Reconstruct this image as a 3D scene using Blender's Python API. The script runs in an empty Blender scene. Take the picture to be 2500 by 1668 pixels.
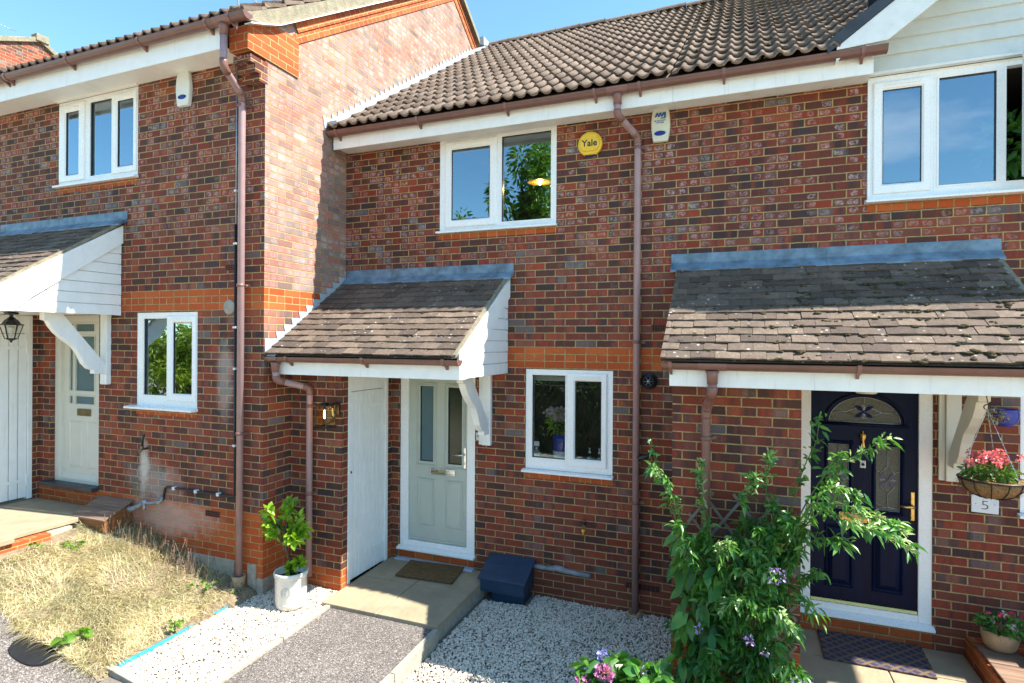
import bpy, math, random
import numpy as np
from mathutils import Vector, Matrix
C = bpy.context.scene.collection
SC = bpy.context.scene
R = random.Random(7)
NR = np.random.RandomState(11)
rad = math.radians

# ------------------------------------------------------------------ camera
yaw, roll = 0.3755, 0.005775
f = Vector((-math.sin(yaw), math.cos(yaw), 0)); r = Vector((math.cos(yaw), math.sin(yaw), 0)); u = Vector((0, 0, 1))
r2 = r*math.cos(roll)+u*math.sin(roll); u2 = u*math.cos(roll)-r*math.sin(roll)
cam = bpy.data.objects.new('camera', bpy.data.cameras.new('camera')); C.objects.link(cam)
M = Matrix.Identity(4)
for i in range(3): M[i][0] = r2[i]; M[i][1] = u2[i]; M[i][2] = -f[i]
M[2][3] = 2.70
cam.matrix_world = M
cam.data.sensor_width = 36; cam.data.lens = 36*1414.5/2500
cam.data.clip_start = 0.05; cam.data.clip_end = 3000
SC.camera = cam

# ------------------------------------------------------------------ sky, sun, exposure
SUN = Vector((0.78, 0.09, 1.0)).normalized()
elev = math.asin(SUN.z); azim = math.atan2(SUN.x, SUN.y)
W = bpy.data.worlds.new('World'); SC.world = W; W.use_nodes = True
nt = W.node_tree; nt.nodes.clear()
wo = nt.nodes.new('ShaderNodeOutputWorld'); bg = nt.nodes.new('ShaderNodeBackground')
sky = nt.nodes.new('ShaderNodeTexSky'); sky.sky_type = 'NISHITA'; sky.sun_disc = False
sky.sun_elevation = elev; sky.sun_rotation = azim; sky.air_density = 1.0; sky.dust_density = 0.15; sky.ozone_density = 1.3
# clouds in the part of the sky behind the camera (seen mirrored in the windows)
tc = nt.nodes.new('ShaderNodeTexCoord'); mp = nt.nodes.new('ShaderNodeMapping'); mp.inputs['Scale'].default_value = (1.1, 1.1, 3.2)
nz = nt.nodes.new('ShaderNodeTexNoise'); nz.inputs['Scale'].default_value = 1.7; nz.inputs['Detail'].default_value = 8; nz.inputs['Roughness'].default_value = 0.6
rp = nt.nodes.new('ShaderNodeValToRGB'); rp.color_ramp.elements[0].position = 0.56; rp.color_ramp.elements[1].position = 0.80
sx = nt.nodes.new('ShaderNodeSeparateXYZ'); mr = nt.nodes.new('ShaderNodeMapRange')
mr.inputs['From Min'].default_value = -0.1; mr.inputs['From Max'].default_value = -0.6
mul = nt.nodes.new('ShaderNodeMath'); mul.operation = 'MULTIPLY'
mul2 = nt.nodes.new('ShaderNodeMath'); mul2.operation = 'MULTIPLY'; mul2.inputs[1].default_value = 0.85
mx = nt.nodes.new('ShaderNodeMixRGB'); mx.inputs['Color2'].default_value = (6.5, 6.9, 7.6, 1)
L = nt.links.new
L(tc.outputs['Generated'], mp.inputs['Vector']); L(mp.outputs[0], nz.inputs['Vector']); L(nz.outputs['Fac'], rp.inputs['Fac'])
L(tc.outputs['Generated'], sx.inputs[0]); L(sx.outputs['Y'], mr.inputs['Value'])
L(rp.outputs['Color'], mul.inputs[0]); L(mr.outputs[0], mul.inputs[1]); L(mul.outputs[0], mul2.inputs[0])
hs = nt.nodes.new('ShaderNodeMixRGB'); hs.blend_type = 'MULTIPLY'; hs.inputs['Fac'].default_value = 1.0; hs.inputs['Color2'].default_value = (0.74, 0.99, 1.02, 1)
L(sky.outputs[0], hs.inputs['Color1']); L(mul2.outputs[0], mx.inputs['Fac']); L(hs.outputs[0], mx.inputs['Color1'])
L(mx.outputs[0], bg.inputs['Color']); bg.inputs['Strength'].default_value = 0.112; L(bg.outputs[0], wo.inputs['Surface'])
sl = bpy.data.lights.new('sun', 'SUN'); sl.energy = 4.4; sl.angle = rad(0.5); sl.color = (1.0, 0.94, 0.84)
so = bpy.data.objects.new('sun', sl); C.objects.link(so); so.location = (20, 0, 30)
so.rotation_euler = SUN.to_track_quat('Z', 'Y').to_euler()
SC.view_settings.view_transform = 'Standard'; SC.view_settings.look = 'None'; SC.view_settings.gamma = 1
SC.view_settings.exposure = 1.68
SC.render.engine = 'CYCLES'
try:
    SC.cycles.max_bounces = 8; SC.cycles.transparent_max_bounces = 12; SC.cycles.glossy_bounces = 4; SC.cycles.caustics_reflective = False
except Exception: pass

# ------------------------------------------------------------------ node helpers
class S:
    """a node socket with arithmetic"""
    def __init__(s, t, o): s.t = t; s.o = o
    def _m(s, op, b=None, c=None, rev=False):
        n = s.t.nodes.new('ShaderNodeMath'); n.operation = op
        a = s
        ins = [b, a] if rev else [a, b]
        if c is not None: ins.append(c)
        for i, x in enumerate(ins):
            if x is None: continue
            if isinstance(x, S): s.t.links.new(x.o, n.inputs[i])
            else: n.inputs[i].default_value = x
        return S(s.t, n.outputs[0])
    def __add__(s, b): return s._m('ADD', b)
    def __radd__(s, b): return s._m('ADD', b)
    def __sub__(s, b): return s._m('SUBTRACT', b)
    def __rsub__(s, b): return s._m('SUBTRACT', b, rev=True)
    def __mul__(s, b): return s._m('MULTIPLY', b)
    def __rmul__(s, b): return s._m('MULTIPLY', b)
    def __truediv__(s, b): return s._m('DIVIDE', b)
    def floor(s): return s._m('FLOOR')
    def fract(s): return s._m('FRACT')
    def abs(s): return s._m('ABSOLUTE')
    def gt(s, b): return s._m('GREATER_THAN', b)
    def lt(s, b): return s._m('LESS_THAN', b)
    def mod(s, b): return s._m('FLOORED_MODULO', b)
    def max(s, b): return s._m('MAXIMUM', b)
    def min(s, b): return s._m('MINIMUM', b)
    def pow(s, b): return s._m('POWER', b)
    def sqrt(s): return s._m('SQRT')
def maprange(x, a, b, c=0.0, d=1.0):
    n = x.t.nodes.new('ShaderNodeMapRange'); x.t.links.new(x.o, n.inputs['Value'])
    for k, v in zip(('From Min', 'From Max', 'To Min', 'To Max'), (a, b, c, d)): n.inputs[k].default_value = v
    return S(x.t, n.outputs[0])
def comb(t, *v):
    n = t.nodes.new('ShaderNodeCombineXYZ')
    for i, x in enumerate(v):
        if isinstance(x, S): t.links.new(x.o, n.inputs[i])
        else: n.inputs[i].default_value = x
    return n.outputs[0]
def noise(t, vec, scale, detail=3, rough=0.5, out='Fac'):
    n = t.nodes.new('ShaderNodeTexNoise'); n.inputs['Scale'].default_value = scale
    n.inputs['Detail'].default_value = detail; n.inputs['Roughness'].default_value = rough
    if vec is not None: t.links.new(vec, n.inputs['Vector'])
    return S(t, n.outputs[0 if out == 'Fac' else 1])
def ramp(t, fac, stops, interp='LINEAR'):
    n = t.nodes.new('ShaderNodeValToRGB'); cr = n.color_ramp; cr.interpolation = interp
    while len(cr.elements) < len(stops): cr.elements.new(0.5)
    for e, (p, c) in zip(cr.elements, stops): e.position = p; e.color = (*c, 1)
    t.links.new(fac.o, n.inputs[0]); return n.outputs[0]
def mix(t, fac, a, b, mode='MIX'):
    n = t.nodes.new('ShaderNodeMixRGB'); n.blend_type = mode
    for i, x in ((0, fac), (1, a), (2, b)):
        if isinstance(x, S): t.links.new(x.o, n.inputs[i])
        elif isinstance(x, (int, float)): n.inputs[i].default_value = x
        elif isinstance(x, tuple): n.inputs[i].default_value = (*x, 1)
        else: t.links.new(x, n.inputs[i])
    return n.outputs[0]
def newmat(name):
    m = bpy.data.materials.new(name); m.use_nodes = True
    t = m.node_tree; b = t.nodes['Principled BSDF']
    return m, t, b
def setc(t, b, key, v):
    if isinstance(v, S): t.links.new(v.o, b.inputs[key])
    elif isinstance(v, tuple): b.inputs[key].default_value = (*v, 1)
    elif isinstance(v, (int, float)): b.inputs[key].default_value = v
    else: t.links.new(v, b.inputs[key])
def bump(t, b, h, dist=0.01, strength=1.0):
    n = t.nodes.new('ShaderNodeBump'); n.inputs['Distance'].default_value = dist; n.inputs['Strength'].default_value = strength
    t.links.new(h.o, n.inputs['Height']); t.links.new(n.outputs[0], b.inputs['Normal'])
def posn(t):
    g = t.nodes.new('ShaderNodeNewGeometry'); s = t.nodes.new('ShaderNodeSeparateXYZ'); t.links.new(g.outputs['Position'], s.inputs[0])
    return g.outputs['Position'], S(t, s.outputs[0]), S(t, s.outputs[1]), S(t, s.outputs[2])

def simple(name, col, rough=0.5, metal=0.0, var=0.12, scale=8.0, dirt=None, dirt_amt=0.0, bmp=0.0, bscale=60, streak=False, spec=None):
    """base colour with soft mottling, optional dirt patches and bump"""
    m, t, b = newmat(name)
    P, x, y, z = posn(t)
    n1 = noise(t, P, scale, 5, 0.6)
    lo = tuple(c*(1-var) for c in col); hi = tuple(min(1, c*(1+var)) for c in col)
    c = ramp(t, n1, [(0.3, lo), (0.7, hi)])
    if dirt is not None:
        if streak: v = comb(t, x*14, y*14, z*1.2)
        else: v = P
        n2 = noise(t, v, 3.0 if not streak else 1.5, 7, 0.72)
        c = mix(t, maprange(n2, 0.62-0.25*dirt_amt, 0.85, 0, min(1, 0.35+dirt_amt)), c, dirt)
    setc(t, b, 'Base Color', c)
    n3 = noise(t, P, bscale, 3)
    setc(t, b, 'Roughness', maprange(n3, 0.2, 0.8, max(0.02, rough-0.08), min(1, rough+0.08)))
    b.inputs['Metallic'].default_value = metal
    if spec is not None: b.inputs['Specular IOR Level'].default_value = spec
    if bmp: bump(t, b, n3, bmp)
    return m

def brickmat(name, bands=(), plinth=-9, kiln=3.5, allorange=False, dark=1.0, plinthcol=None, headers=False, efflo=None, film=0.0):
    m, t, b = newmat(name)
    P, X, Y, Z = posn(t)
    uvn = t.nodes.new('ShaderNodeUVMap'); sp = t.nodes.new('ShaderNodeSeparateXYZ'); t.links.new(uvn.outputs[0], sp.inputs[0])
    U = S(t, sp.outputs[0]); V = S(t, sp.outputs[1])
    d1 = noise(t, P, 9, 3, 0.6); d2 = noise(t, P, 14, 3, 0.6)
    U = U + (d1-0.5)*0.010; V = V + (d2-0.5)*0.007
    vv = (V + 0.0575)/0.075
    row = vv.floor(); fz = vv.fract()
    band = None; mid = None
    for lo, hi in bands:
        k = Z.gt(lo)*Z.lt(hi); band = k if band is None else band.max(k)
        mz = (lo+hi)/2; k2 = Z.gt(mz-0.0375)*Z.lt(mz+0.0375); mid = k2 if mid is None else mid.max(k2)
    if headers: w = None; wv = 0.1125; uu = U/0.1125 + row.mod(2)*0.5
    elif mid is not None:
        wd = 0.225 - mid*0.1125; uu = U/wd + row.mod(2)*0.5
    else: uu = U/0.225 + row.mod(2)*0.5
    col = uu.floor(); fu = uu.fract()
    ww = 0.1125 if headers else (wd if mid is not None else 0.225)
    eu = (fu-0.5).abs()*ww; ev = (fz-0.5).abs()*0.075
    hu = (ww*0.5) if not isinstance(ww, float) else ww*0.5
    du = (hu - eu) if isinstance(hu, S) else (hu - eu)
    dv = 0.0375 - ev
    edge = du.min(dv)                       # distance to the brick cell edge in metres
    jn = noise(t, P, 60, 2)
    edge = edge + (jn-0.5)*0.0025
    brick = maprange(edge, 0.0042, 0.0066)  # 0 mortar, 1 brick
    wn = t.nodes.new('ShaderNodeTexWhiteNoise'); wn.noise_dimensions = '3D'
    t.links.new(comb(t, col, row, 3.7), wn.inputs['Vector'])
    rs = t.nodes.new('ShaderNodeSeparateColor'); t.links.new(wn.outputs['Color'], rs.inputs[0])
    r1 = S(t, wn.outputs['Value']); r2_ = S(t, rs.outputs[0]); r3 = S(t, rs.outputs[1]); r4 = S(t, rs.outputs[2])
    orange = ramp(t, r1, [(0, (0.40, 0.075, 0.018)), (0.5, (0.47, 0.10, 0.022)), (1, (0.53, 0.13, 0.035))])
    if not allorange:
        k = dark
        st = [(0, (0.055*k, 0.034*k, 0.034*k)), (0.14, (0.105*k, 0.040*k, 0.032*k)), (0.32, (0.165*k, 0.044*k, 0.030*k)), (0.50, (0.26*k, 0.044*k, 0.022*k)), (0.66, (0.18*k, 0.066*k, 0.050*k)), (0.78, (0.275*k, 0.052*k, 0.028*k)), (0.90, (0.31*k, 0.075*k, 0.032*k)), (0.965, (0.135*k, 0.115*k, 0.12*k))]
        cA = ramp(t, r1, st); cB = ramp(t, r4, st)
        sp_ = maprange(fu + (noise(t, P, 50, 2)-0.5)*0.25, r2_.o if False else 0.38, 0.62)
        base = mix(t, sp_*r3.gt(0.55), cA, cB)
        bl = noise(t, comb(t, U*13, row*3.71, r2_*6), 1.0, 2, 0.5)
        bl = maprange(bl, 0.50, 0.62)*maprange(r3, 0.25, 0.45)
        base = mix(t, bl*0.7, base, (0.050*k, 0.043*k, 0.050*k))
        bl2 = noise(t, comb(t, U*17+5, row*5.31, r3*6), 1.0, 2, 0.5)
        base = mix(t, maprange(bl2, 0.60, 0.74)*0.35, base, (0.34*k, 0.075*k, 0.035*k))
        # kiln marks: pale rings near the ends of the bricks
        for cc, rr in ((0.27, r2_), (0.74, r4)):
            ax = ((fu-cc)+(r1-0.5)*0.12)*0.225/0.031; ay = (fz-0.5)*0.075/0.020
            ax = ax/(rr*0.7+0.55)
            dd = (ax*ax*ax*ax + ay*ay*ay*ay).sqrt().sqrt() + (noise(t, P, 48, 4)-0.5)*1.3
            ring = maprange(dd, 0.55, 0.85)*(1-maprange(dd, 0.95, 1.2))
            fill = (1-maprange(dd, 0.5, 1.0))*maprange(noise(t, P, 40, 3), 0.40, 0.66)
            zone = maprange(Z, kiln-0.5, kiln+0.3, 0.10, 0.95)
            kk = ((ring*maprange(noise(t, P, 25, 2), 0.4, 0.6))).max(fill)*rr.gt(0.46)*zone*maprange(noise(t, P, 1.3, 2), 0.35, 0.6, 0.3, 1.0)
            base = mix(t, kk*0.85, base, (0.50, 0.44, 0.45))
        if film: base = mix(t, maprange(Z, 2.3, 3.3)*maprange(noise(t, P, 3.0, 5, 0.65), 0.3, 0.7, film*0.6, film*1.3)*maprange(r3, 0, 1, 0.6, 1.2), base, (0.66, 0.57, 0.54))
        zo = None
        if band is not None: zo = band
        if plinth > -5:
            pl = Z.lt(plinth); pc = plinthcol or None
            if pc: base = mix(t, pl, base, mix(t, r1, pc, tuple(c*1.35 for c in pc)))
            else: zo = pl if zo is None else zo.max(pl)
        if zo is not None: base = mix(t, zo, base, orange)
    else: base = orange
    base = mix(t, 1.0, base, (0.98, 0.93, 0.90), 'MULTIPLY')
    fine = noise(t, P, 130, 4, 0.65)
    base = mix(t, 1.0, base, ramp(t, fine, [(0.25, (0.72, 0.72, 0.72)), (0.75, (1.22, 1.2, 1.18))]), 'MULTIPLY')
    big = noise(t, P, 0.9, 6, 0.66)
    base = mix(t, 1.0, base, ramp(t, big, [(0.3, (0.74, 0.74, 0.76)), (0.7, (1.15, 1.12, 1.06))]), 'MULTIPLY')
    mort = ramp(t, noise(t, P, 22, 4, 0.6), [(0.3, (0.28, 0.19, 0.078)), (0.7, (0.48, 0.345, 0.155))])
    c = mix(t, brick, mort, base)
    if efflo:                                # (x, y, z, radius x, radius z) chalky salt stain on the bricks
        for (ex, ez, rx, rz, amt) in efflo:
            q = (((X-ex)/rx)*((X-ex)/rx) + ((Z-ez)/rz)*((Z-ez)/rz)).sqrt() + (noise(t, P, 6, 5, 0.7)-0.5)*1.3
            c = mix(t, (1-maprange(q, 0.35, 1.0))*amt, c, (0.62, 0.60, 0.54))
    setc(t, b, 'Base Color', c)
    b.inputs['Roughness'].default_value = 0.82
    b.inputs['Specular IOR Level'].default_value = 0.35
    bump(t, b, brick*0.75 + fine*0.16 + r4*0.12*brick, 0.011, 0.9)
    return m

MT = {}
DX3 = [(2.4125, 2.6375)]; DXL = [(3.0175, 3.2425)]
MT['brick_mid'] = brickmat('brick_mid', DX3, 0.305, plinthcol=(0.20, 0.055, 0.032), kiln=3.7)
MT['brick_left'] = brickmat('brick_left', DXL, 0.9175, kiln=4.1, efflo=[(-6.26, 1.25, 0.10, 0.34, 0.8), (-6.1, 1.1, 0.5, 0.3, 0.3), (-5.9, 0.75, 0.9, 0.25, 0.35), (-5.05, 2.3, 0.14, 0.5, 0.3)])
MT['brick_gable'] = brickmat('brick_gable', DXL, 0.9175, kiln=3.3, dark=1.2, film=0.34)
MT['brick_store'] = brickmat('brick_store', (), 0.3175, kiln=9, dark=0.95)
MT['brick_far'] = brickmat('brick_far', (), -9, kiln=99, dark=1.6)
MT['brick_orange'] = brickmat('brick_orange', (), allorange=True)
MT['brick_header'] = brickmat('brick_header', (), allorange=True, headers=True)
MT['upvc'] = simple('upvc', (0.87, 0.87, 0.85), 0.28, var=0.02, dirt=(0.55, 0.53, 0.45), dirt_amt=0.05)
MT['paint'] = simple('white_paint', (0.83, 0.84, 0.82), 0.42, var=0.04, dirt=(0.42, 0.42, 0.30), dirt_amt=0.22, streak=True, bmp=0.002, bscale=25)
MT['paint_old'] = simple('old_white_paint', (0.72, 0.74, 0.72), 0.5, var=0.06, dirt=(0.22, 0.24, 0.18), dirt_amt=0.25, streak=False, bmp=0.003, bscale=30)
MT['pvcbrown'] = simple('brown_pvc', (0.205, 0.098, 0.080), 0.33, var=0.10, dirt=(0.30, 0.22, 0.20), dirt_amt=0.1, streak=True)
MT['pvcfaded'] = simple('faded_brown_pvc', (0.34, 0.22, 0.22), 0.38, var=0.10, dirt=(0.16, 0.10, 0.09), dirt_amt=0.1, streak=True)
MT['gutter'] = simple('gutter_pvc', (0.155, 0.072, 0.055), 0.35, var=0.15, dirt=(0.08, 0.06, 0.05), dirt_amt=0.25)
MT['lead'] = simple('lead', (0.13, 0.20, 0.265), 0.55, metal=0.0, var=0.5, scale=7, dirt=(0.36, 0.42, 0.48), dirt_amt=0.2, bmp=0.006, bscale=9)  # lead in a darker, bluer tone that paints in the shade on the canopy flashing
MT['leadpale'] = simple('pale_lead', (0.34, 0.39, 0.44), 0.5, metal=0.0, var=0.12, scale=9, bmp=0.004, bscale=14)  # paler copy of the lead, sunlight on the step flashing put into its colour
MT['concrete'] = simple('concrete', (0.34, 0.31, 0.25), 0.9, var=0.2, scale=20, dirt=(0.12, 0.11, 0.08), dirt_amt=0.3, bmp=0.006)
MT['verge'] = simple('verge_mortar', (0.24, 0.21, 0.145), 0.95, var=0.25, scale=16, dirt=(0.10, 0.09, 0.06), dirt_amt=0.35, bmp=0.01)
MT['black'] = simple('black_metal', (0.012, 0.012, 0.014), 0.4, metal=0.3)
MT['rubber'] = simple('black_plastic', (0.012, 0.013, 0.016), 0.35)
MT['brass'] = simple('brass', (0.62, 0.42, 0.14), 0.25, metal=1.0, var=0.15)
MT['oldbrass'] = simple('tarnished_brass', (0.22, 0.16, 0.07), 0.42, metal=0.8, var=0.3)
MT['chrome'] = simple('chrome', (0.75, 0.75, 0.76), 0.12, metal=1.0, var=0.05)
MT['steel'] = simple('galvanised', (0.36, 0.38, 0.40), 0.45, metal=0.8, var=0.2)
MT['greypipe'] = simple('grey_lagging', (0.24, 0.25, 0.27), 0.7, var=0.3, bmp=0.01, bscale=30)
MT['sage'] = simple('sage_door', (0.46, 0.50, 0.43), 0.38, var=0.03, bmp=0.0012, bscale=90)
MT['cream'] = simple('cream_paint', (0.66, 0.64, 0.55), 0.45, var=0.03, dirt=(0.5, 0.47, 0.38), dirt_amt=0.05)
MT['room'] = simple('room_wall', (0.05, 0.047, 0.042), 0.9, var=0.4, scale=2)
MT['blind'] = simple('blind', (0.45, 0.44, 0.40), 0.8)
MT['slate'] = simple('slate_sill', (0.035, 0.038, 0.045), 0.45, var=0.3, bmp=0.004)
MT['terracotta'] = simple('terracotta', (0.42, 0.27, 0.15), 0.85, var=0.2, dirt=(0.60, 0.55, 0.45), dirt_amt=0.3, bmp=0.004)
MT['soil'] = simple('soil', (0.028, 0.020, 0.014), 0.95, var=0.5, scale=60, bmp=0.02)
MT['glaze'] = simple('cream_glaze', (0.66, 0.64, 0.58), 0.25, var=0.05, scale=14)
MT['blueglaze'] = simple('blue_glaze', (0.02, 0.04, 0.30), 0.15, var=0.3)
MT['bark'] = simple('bark', (0.10, 0.075, 0.045), 0.9, var=0.3, bmp=0.01)
MT['greenstem'] = simple('green_stem', (0.10, 0.16, 0.04), 0.6, var=0.3)
MT['coir'] = simple('coir_liner', (0.36, 0.22, 0.09), 0.98, var=0.4, scale=60, bmp=0.03, bscale=140)
MT['trellis'] = simple('trellis_wood', (0.20, 0.16, 0.12), 0.85, var=0.25)
MT['bluepaint'] = simple('navy_wood_paint', (0.018, 0.045, 0.088), 0.42, var=0.15, dirt=(0.05, 0.06, 0.07), dirt_amt=0.1, bmp=0.003, bscale=30)
MT['yellow'] = simple('yellow_plastic', (0.80, 0.50, 0.02), 0.3, var=0.05)
MT['cyan'] = simple('cyan_plastic', (0.04, 0.27, 0.36), 0.4, var=0.1)
MT['alarm'] = simple('alarm_plastic', (0.62, 0.60, 0.46), 0.35, var=0.05, dirt=(0.40, 0.38, 0.24), dirt_amt=0.15)
MT['alarmw'] = simple('white_alarm_plastic', (0.70, 0.71, 0.66), 0.35, var=0.05)
MT['lens'] = simple('blue_lens', (0.008, 0.012, 0.16), 0.2)
MT['lensb'] = simple('dark_blue_lens', (0.010, 0.03, 0.06), 0.2)
MT['ink'] = simple('ink', (0.01, 0.01, 0.012), 0.5)
MT['inkblue'] = simple('blue_ink', (0.02, 0.09, 0.30), 0.5)
MT['inkgrey'] = simple('grey_ink', (0.35, 0.37, 0.38), 0.6)
MT['enamel'] = simple('enamel_plate', (0.66, 0.70, 0.72), 0.25, var=0.02)
MT['orangepl'] = simple('hose_connector', (0.80, 0.32, 0.01), 0.35)
MT['moss'] = simple('moss', (0.085, 0.065, 0.022), 1.0, var=0.5, scale=50, bmp=0.02, bscale=200)
MT['airbrick'] = simple('terracotta_grille', (0.16, 0.045, 0.025), 0.8, var=0.2)
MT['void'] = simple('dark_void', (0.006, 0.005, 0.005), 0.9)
MT['weatherboard'] = simple('weatherboard', (0.60, 0.63, 0.60), 0.5, var=0.06, dirt=(0.16, 0.20, 0.17), dirt_amt=0.16, bmp=0.003, bscale=20)

def wood(name, a, bcol, axis='x', rough=0.6):
    m, t, b = newmat(name); P, x, y, z = posn(t)
    s = {'x': (x*2, y*40, z*40), 'y': (x*40, y*2, z*40), 'z': (x*40, y*40, z*2)}[axis]
    n = noise(t, comb(t, *s), 1.0, 6, 0.65)
    setc(t, b, 'Base Color', ramp(t, n, [(0.3, a), (0.7, bcol)])); b.inputs['Roughness'].default_value = rough
    bump(t, b, n, 0.002); return m
MT['boxwood'] = wood('stained_wood', (0.10, 0.035, 0.010), (0.30, 0.12, 0.035), 'x')
MT['lidwood'] = wood('weathered_lid', (0.13, 0.075, 0.05), (0.30, 0.19, 0.13), 'x')
MT['navydoor'] = wood('navy_door', (0.0012, 0.0036, 0.016), (0.002, 0.007, 0.036), 'z', 0.42)
MT['navydoor'].node_tree.nodes['Principled BSDF'].inputs['Specular IOR Level'].default_value = 0.16

def tilemat(name, a, bcol, cw, gauge, off=0.5, spots=0.6, x0=0.0):
    """roof tile: tone per tile, lichen spots and grime (u across, v up the slope from the UV map)"""
    m, t, b = newmat(name); P, X, Y, Z = posn(t)
    uvn = t.nodes.new('ShaderNodeUVMap'); sp = t.nodes.new('ShaderNodeSeparateXYZ'); t.links.new(uvn.outputs[0], sp.inputs[0])
    U = S(t, sp.outputs[0]); V = S(t, sp.outputs[1])
    row = (V/gauge).floor(); col = (U/cw + row.mod(2)*off).floor()
    wn = t.nodes.new('ShaderNodeTexWhiteNoise'); t.links.new(comb(t, col, row, 1.1), wn.inputs['Vector'])
    c = ramp(t, S(t, wn.outputs['Value']), [(0, a), (1, bcol)])
    n = noise(t, P, 30, 6, 0.7)
    c = mix(t, 1.0, c, ramp(t, n, [(0.3, (0.65, 0.64, 0.62)), (0.7, (1.25, 1.22, 1.18))]), 'MULTIPLY')
    g = noise(t, P, 5, 6, 0.7); c = mix(t, maprange(g, 0.5, 0.75, 0, 0.7), c, (0.055, 0.045, 0.035))
    vo = t.nodes.new('ShaderNodeTexVoronoi'); vo.inputs['Scale'].default_value = 16; t.links.new(P, vo.inputs['Vector'])
    d = S(t, vo.outputs['Distance']) + (n-0.5)*0.5
    wn2 = S(t, vo.outputs['Color']) if False else noise(t, P, 3.3, 3)
    c = mix(t, (1-maprange(d, 0.10, 0.19))*maprange(wn2, 0.45, 0.6)*spots, c, (0.55, 0.53, 0.46))
    setc(t, b, 'Base Color', c); b.inputs['Roughness'].default_value = 0.9
    bump(t, b, noise(t, P, 90, 4)*1.0, 0.006); return m
MT['rooftile'] = tilemat('pantile', (0.130, 0.090, 0.066), (0.225, 0.165, 0.125), 0.30, 0.32, 0, 0.5)
MT['plaintile'] = tilemat('plain_tile', (0.080, 0.056, 0.043), (0.175, 0.130, 0.097), 0.178, 0.108, 0.5, 0.8)

def glassmat(name, tint=(1, 1, 1), refl=0.22, flat=False):
    m = bpy.data.materials.new(name); m.use_nodes = True; t = m.node_tree; t.nodes.clear()
    o = t.nodes.new('ShaderNodeOutputMaterial'); mx = t.nodes.new('ShaderNodeMixShader')
    tr = t.nodes.new('ShaderNodeBsdfTransparent'); tr.inputs[0].default_value = (*tint, 1)
    gl = t.nodes.new('ShaderNodeBsdfGlossy'); gl.inputs['Roughness'].default_value = 0.0; gl.inputs['Color'].default_value = (0.72, 0.9, 1.0, 1)
    P, x, y, z = posn(t); n = noise(t, P, 2.2, 2); bp = t.nodes.new('ShaderNodeBump'); bp.inputs['Distance'].default_value = 0.004; bp.inputs['Strength'].default_value = 0.25
    t.links.new(n.o, bp.inputs['Height']); t.links.new(bp.outputs[0], gl.inputs['Normal'])
    fr = t.nodes.new('ShaderNodeFresnel'); fr.inputs[0].default_value = 1.5
    fac = S(t, fr.outputs[0])*(0.0 if flat else 1.6) + refl; fac = fac.min(0.95)
    t.links.new(fac.o, mx.inputs[0]); t.links.new(tr.outputs[0], mx.inputs[1]); t.links.new(gl.outputs[0], mx.inputs[2]); t.links.new(mx.outputs[0], o.inputs[0])
    return m
MT['glass'] = glassmat('window_glass', (0.80, 0.86, 0.88), 0.26)
MT['glassg'] = glassmat('ground_window_glass', (0.9, 0.94, 0.94), 0.09)
MT['lampglass'] = glassmat('lantern_glass', (0.95, 0.93, 0.88), 0.08, flat=True)
MT['amberglass'] = glassmat('amber_glass', (0.90, 0.78, 0.52), 0.07, flat=True)
MT['obscure'] = simple('obscured_glass', (0.085, 0.15, 0.165), 0.18, var=0.1, scale=3)
MT['obscure_dark'] = simple('dark_obscured_glass', (0.020, 0.030, 0.016), 0.15, var=0.5, scale=3)
MT['textured'] = simple('textured_glass', (0.10, 0.10, 0.07), 0.15, var=0.5, scale=120, bmp=0.006, bscale=160)
MT['bluebevel'] = simple('blue_glass', (0.008, 0.008, 0.08), 0.1)
def emit(name, col, s):
    m, t, b = newmat(name); b.inputs['Base Color'].default_value = (*col, 1)
    b.inputs['Emission Color'].default_value = (*col, 1); b.inputs['Emission Strength'].default_value = s; return m
MT['bulb'] = emit('lit_bulb', (1.0, 0.66, 0.26), 5.0)
MT['shade'] = simple('brass_shade', (0.60, 0.38, 0.08), 0.4, metal=0.5)
def leafmat(name, a, bcol, trans=0.35, rough=0.35, cl=6):
    m, t, b = newmat(name); P, x, y, z = posn(t)
    g = t.nodes.new('ShaderNodeNewGeometry'); rnd = S(t, g.outputs['Random Per Island'])
    c = ramp(t, rnd, [(0, a), (1, bcol)])
    c = mix(t, 1.0, c, ramp(t, noise(t, P, cl, 3), [(0.3, (0.7, 0.75, 0.7)), (0.7, (1.25, 1.2, 1.2))]), 'MULTIPLY')
    setc(t, b, 'Base Color', c); b.inputs['Roughness'].default_value = rough
    out = t.nodes['Material Output']; ms = t.nodes.new('ShaderNodeMixShader'); tl = t.nodes.new('ShaderNodeBsdfTranslucent')
    t.links.new(mix(t, 1.0, c, (1.3, 1.5, 0.6), 'MULTIPLY'), tl.inputs[0]); ms.inputs[0].default_value = trans
    t.links.new(b.outputs[0], ms.inputs[1]); t.links.new(tl.outputs[0], ms.inputs[2]); t.links.new(ms.outputs[0], out.inputs[0])
    return m
MT['leaf_climb'] = leafmat('climber_leaf', (0.035, 0.15, 0.032), (0.13, 0.30, 0.055), 0.3)
MT['leaf_tip'] = leafmat('climber_sunlit_young_leaf', (0.24, 0.36, 0.14), (0.50, 0.60, 0.36), 0.35)  # young tip leaves; sun highlight on the arms painted into their pale colour
MT['leaf_bay'] = leafmat('bay_leaf', (0.15, 0.30, 0.015), (0.34, 0.50, 0.04), 0.35)
MT['leaf_hyd'] = leafmat('hydrangea_leaf', (0.03, 0.13, 0.02), (0.10, 0.24, 0.03), 0.25)
MT['leaf_tree'] = leafmat('tree_leaf', (0.05, 0.14, 0.015), (0.20, 0.32, 0.03), 0.4)
MT['leaf_dark'] = leafmat('dark_hedge_leaf', (0.015, 0.05, 0.010), (0.05, 0.11, 0.02), 0.3)
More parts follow.
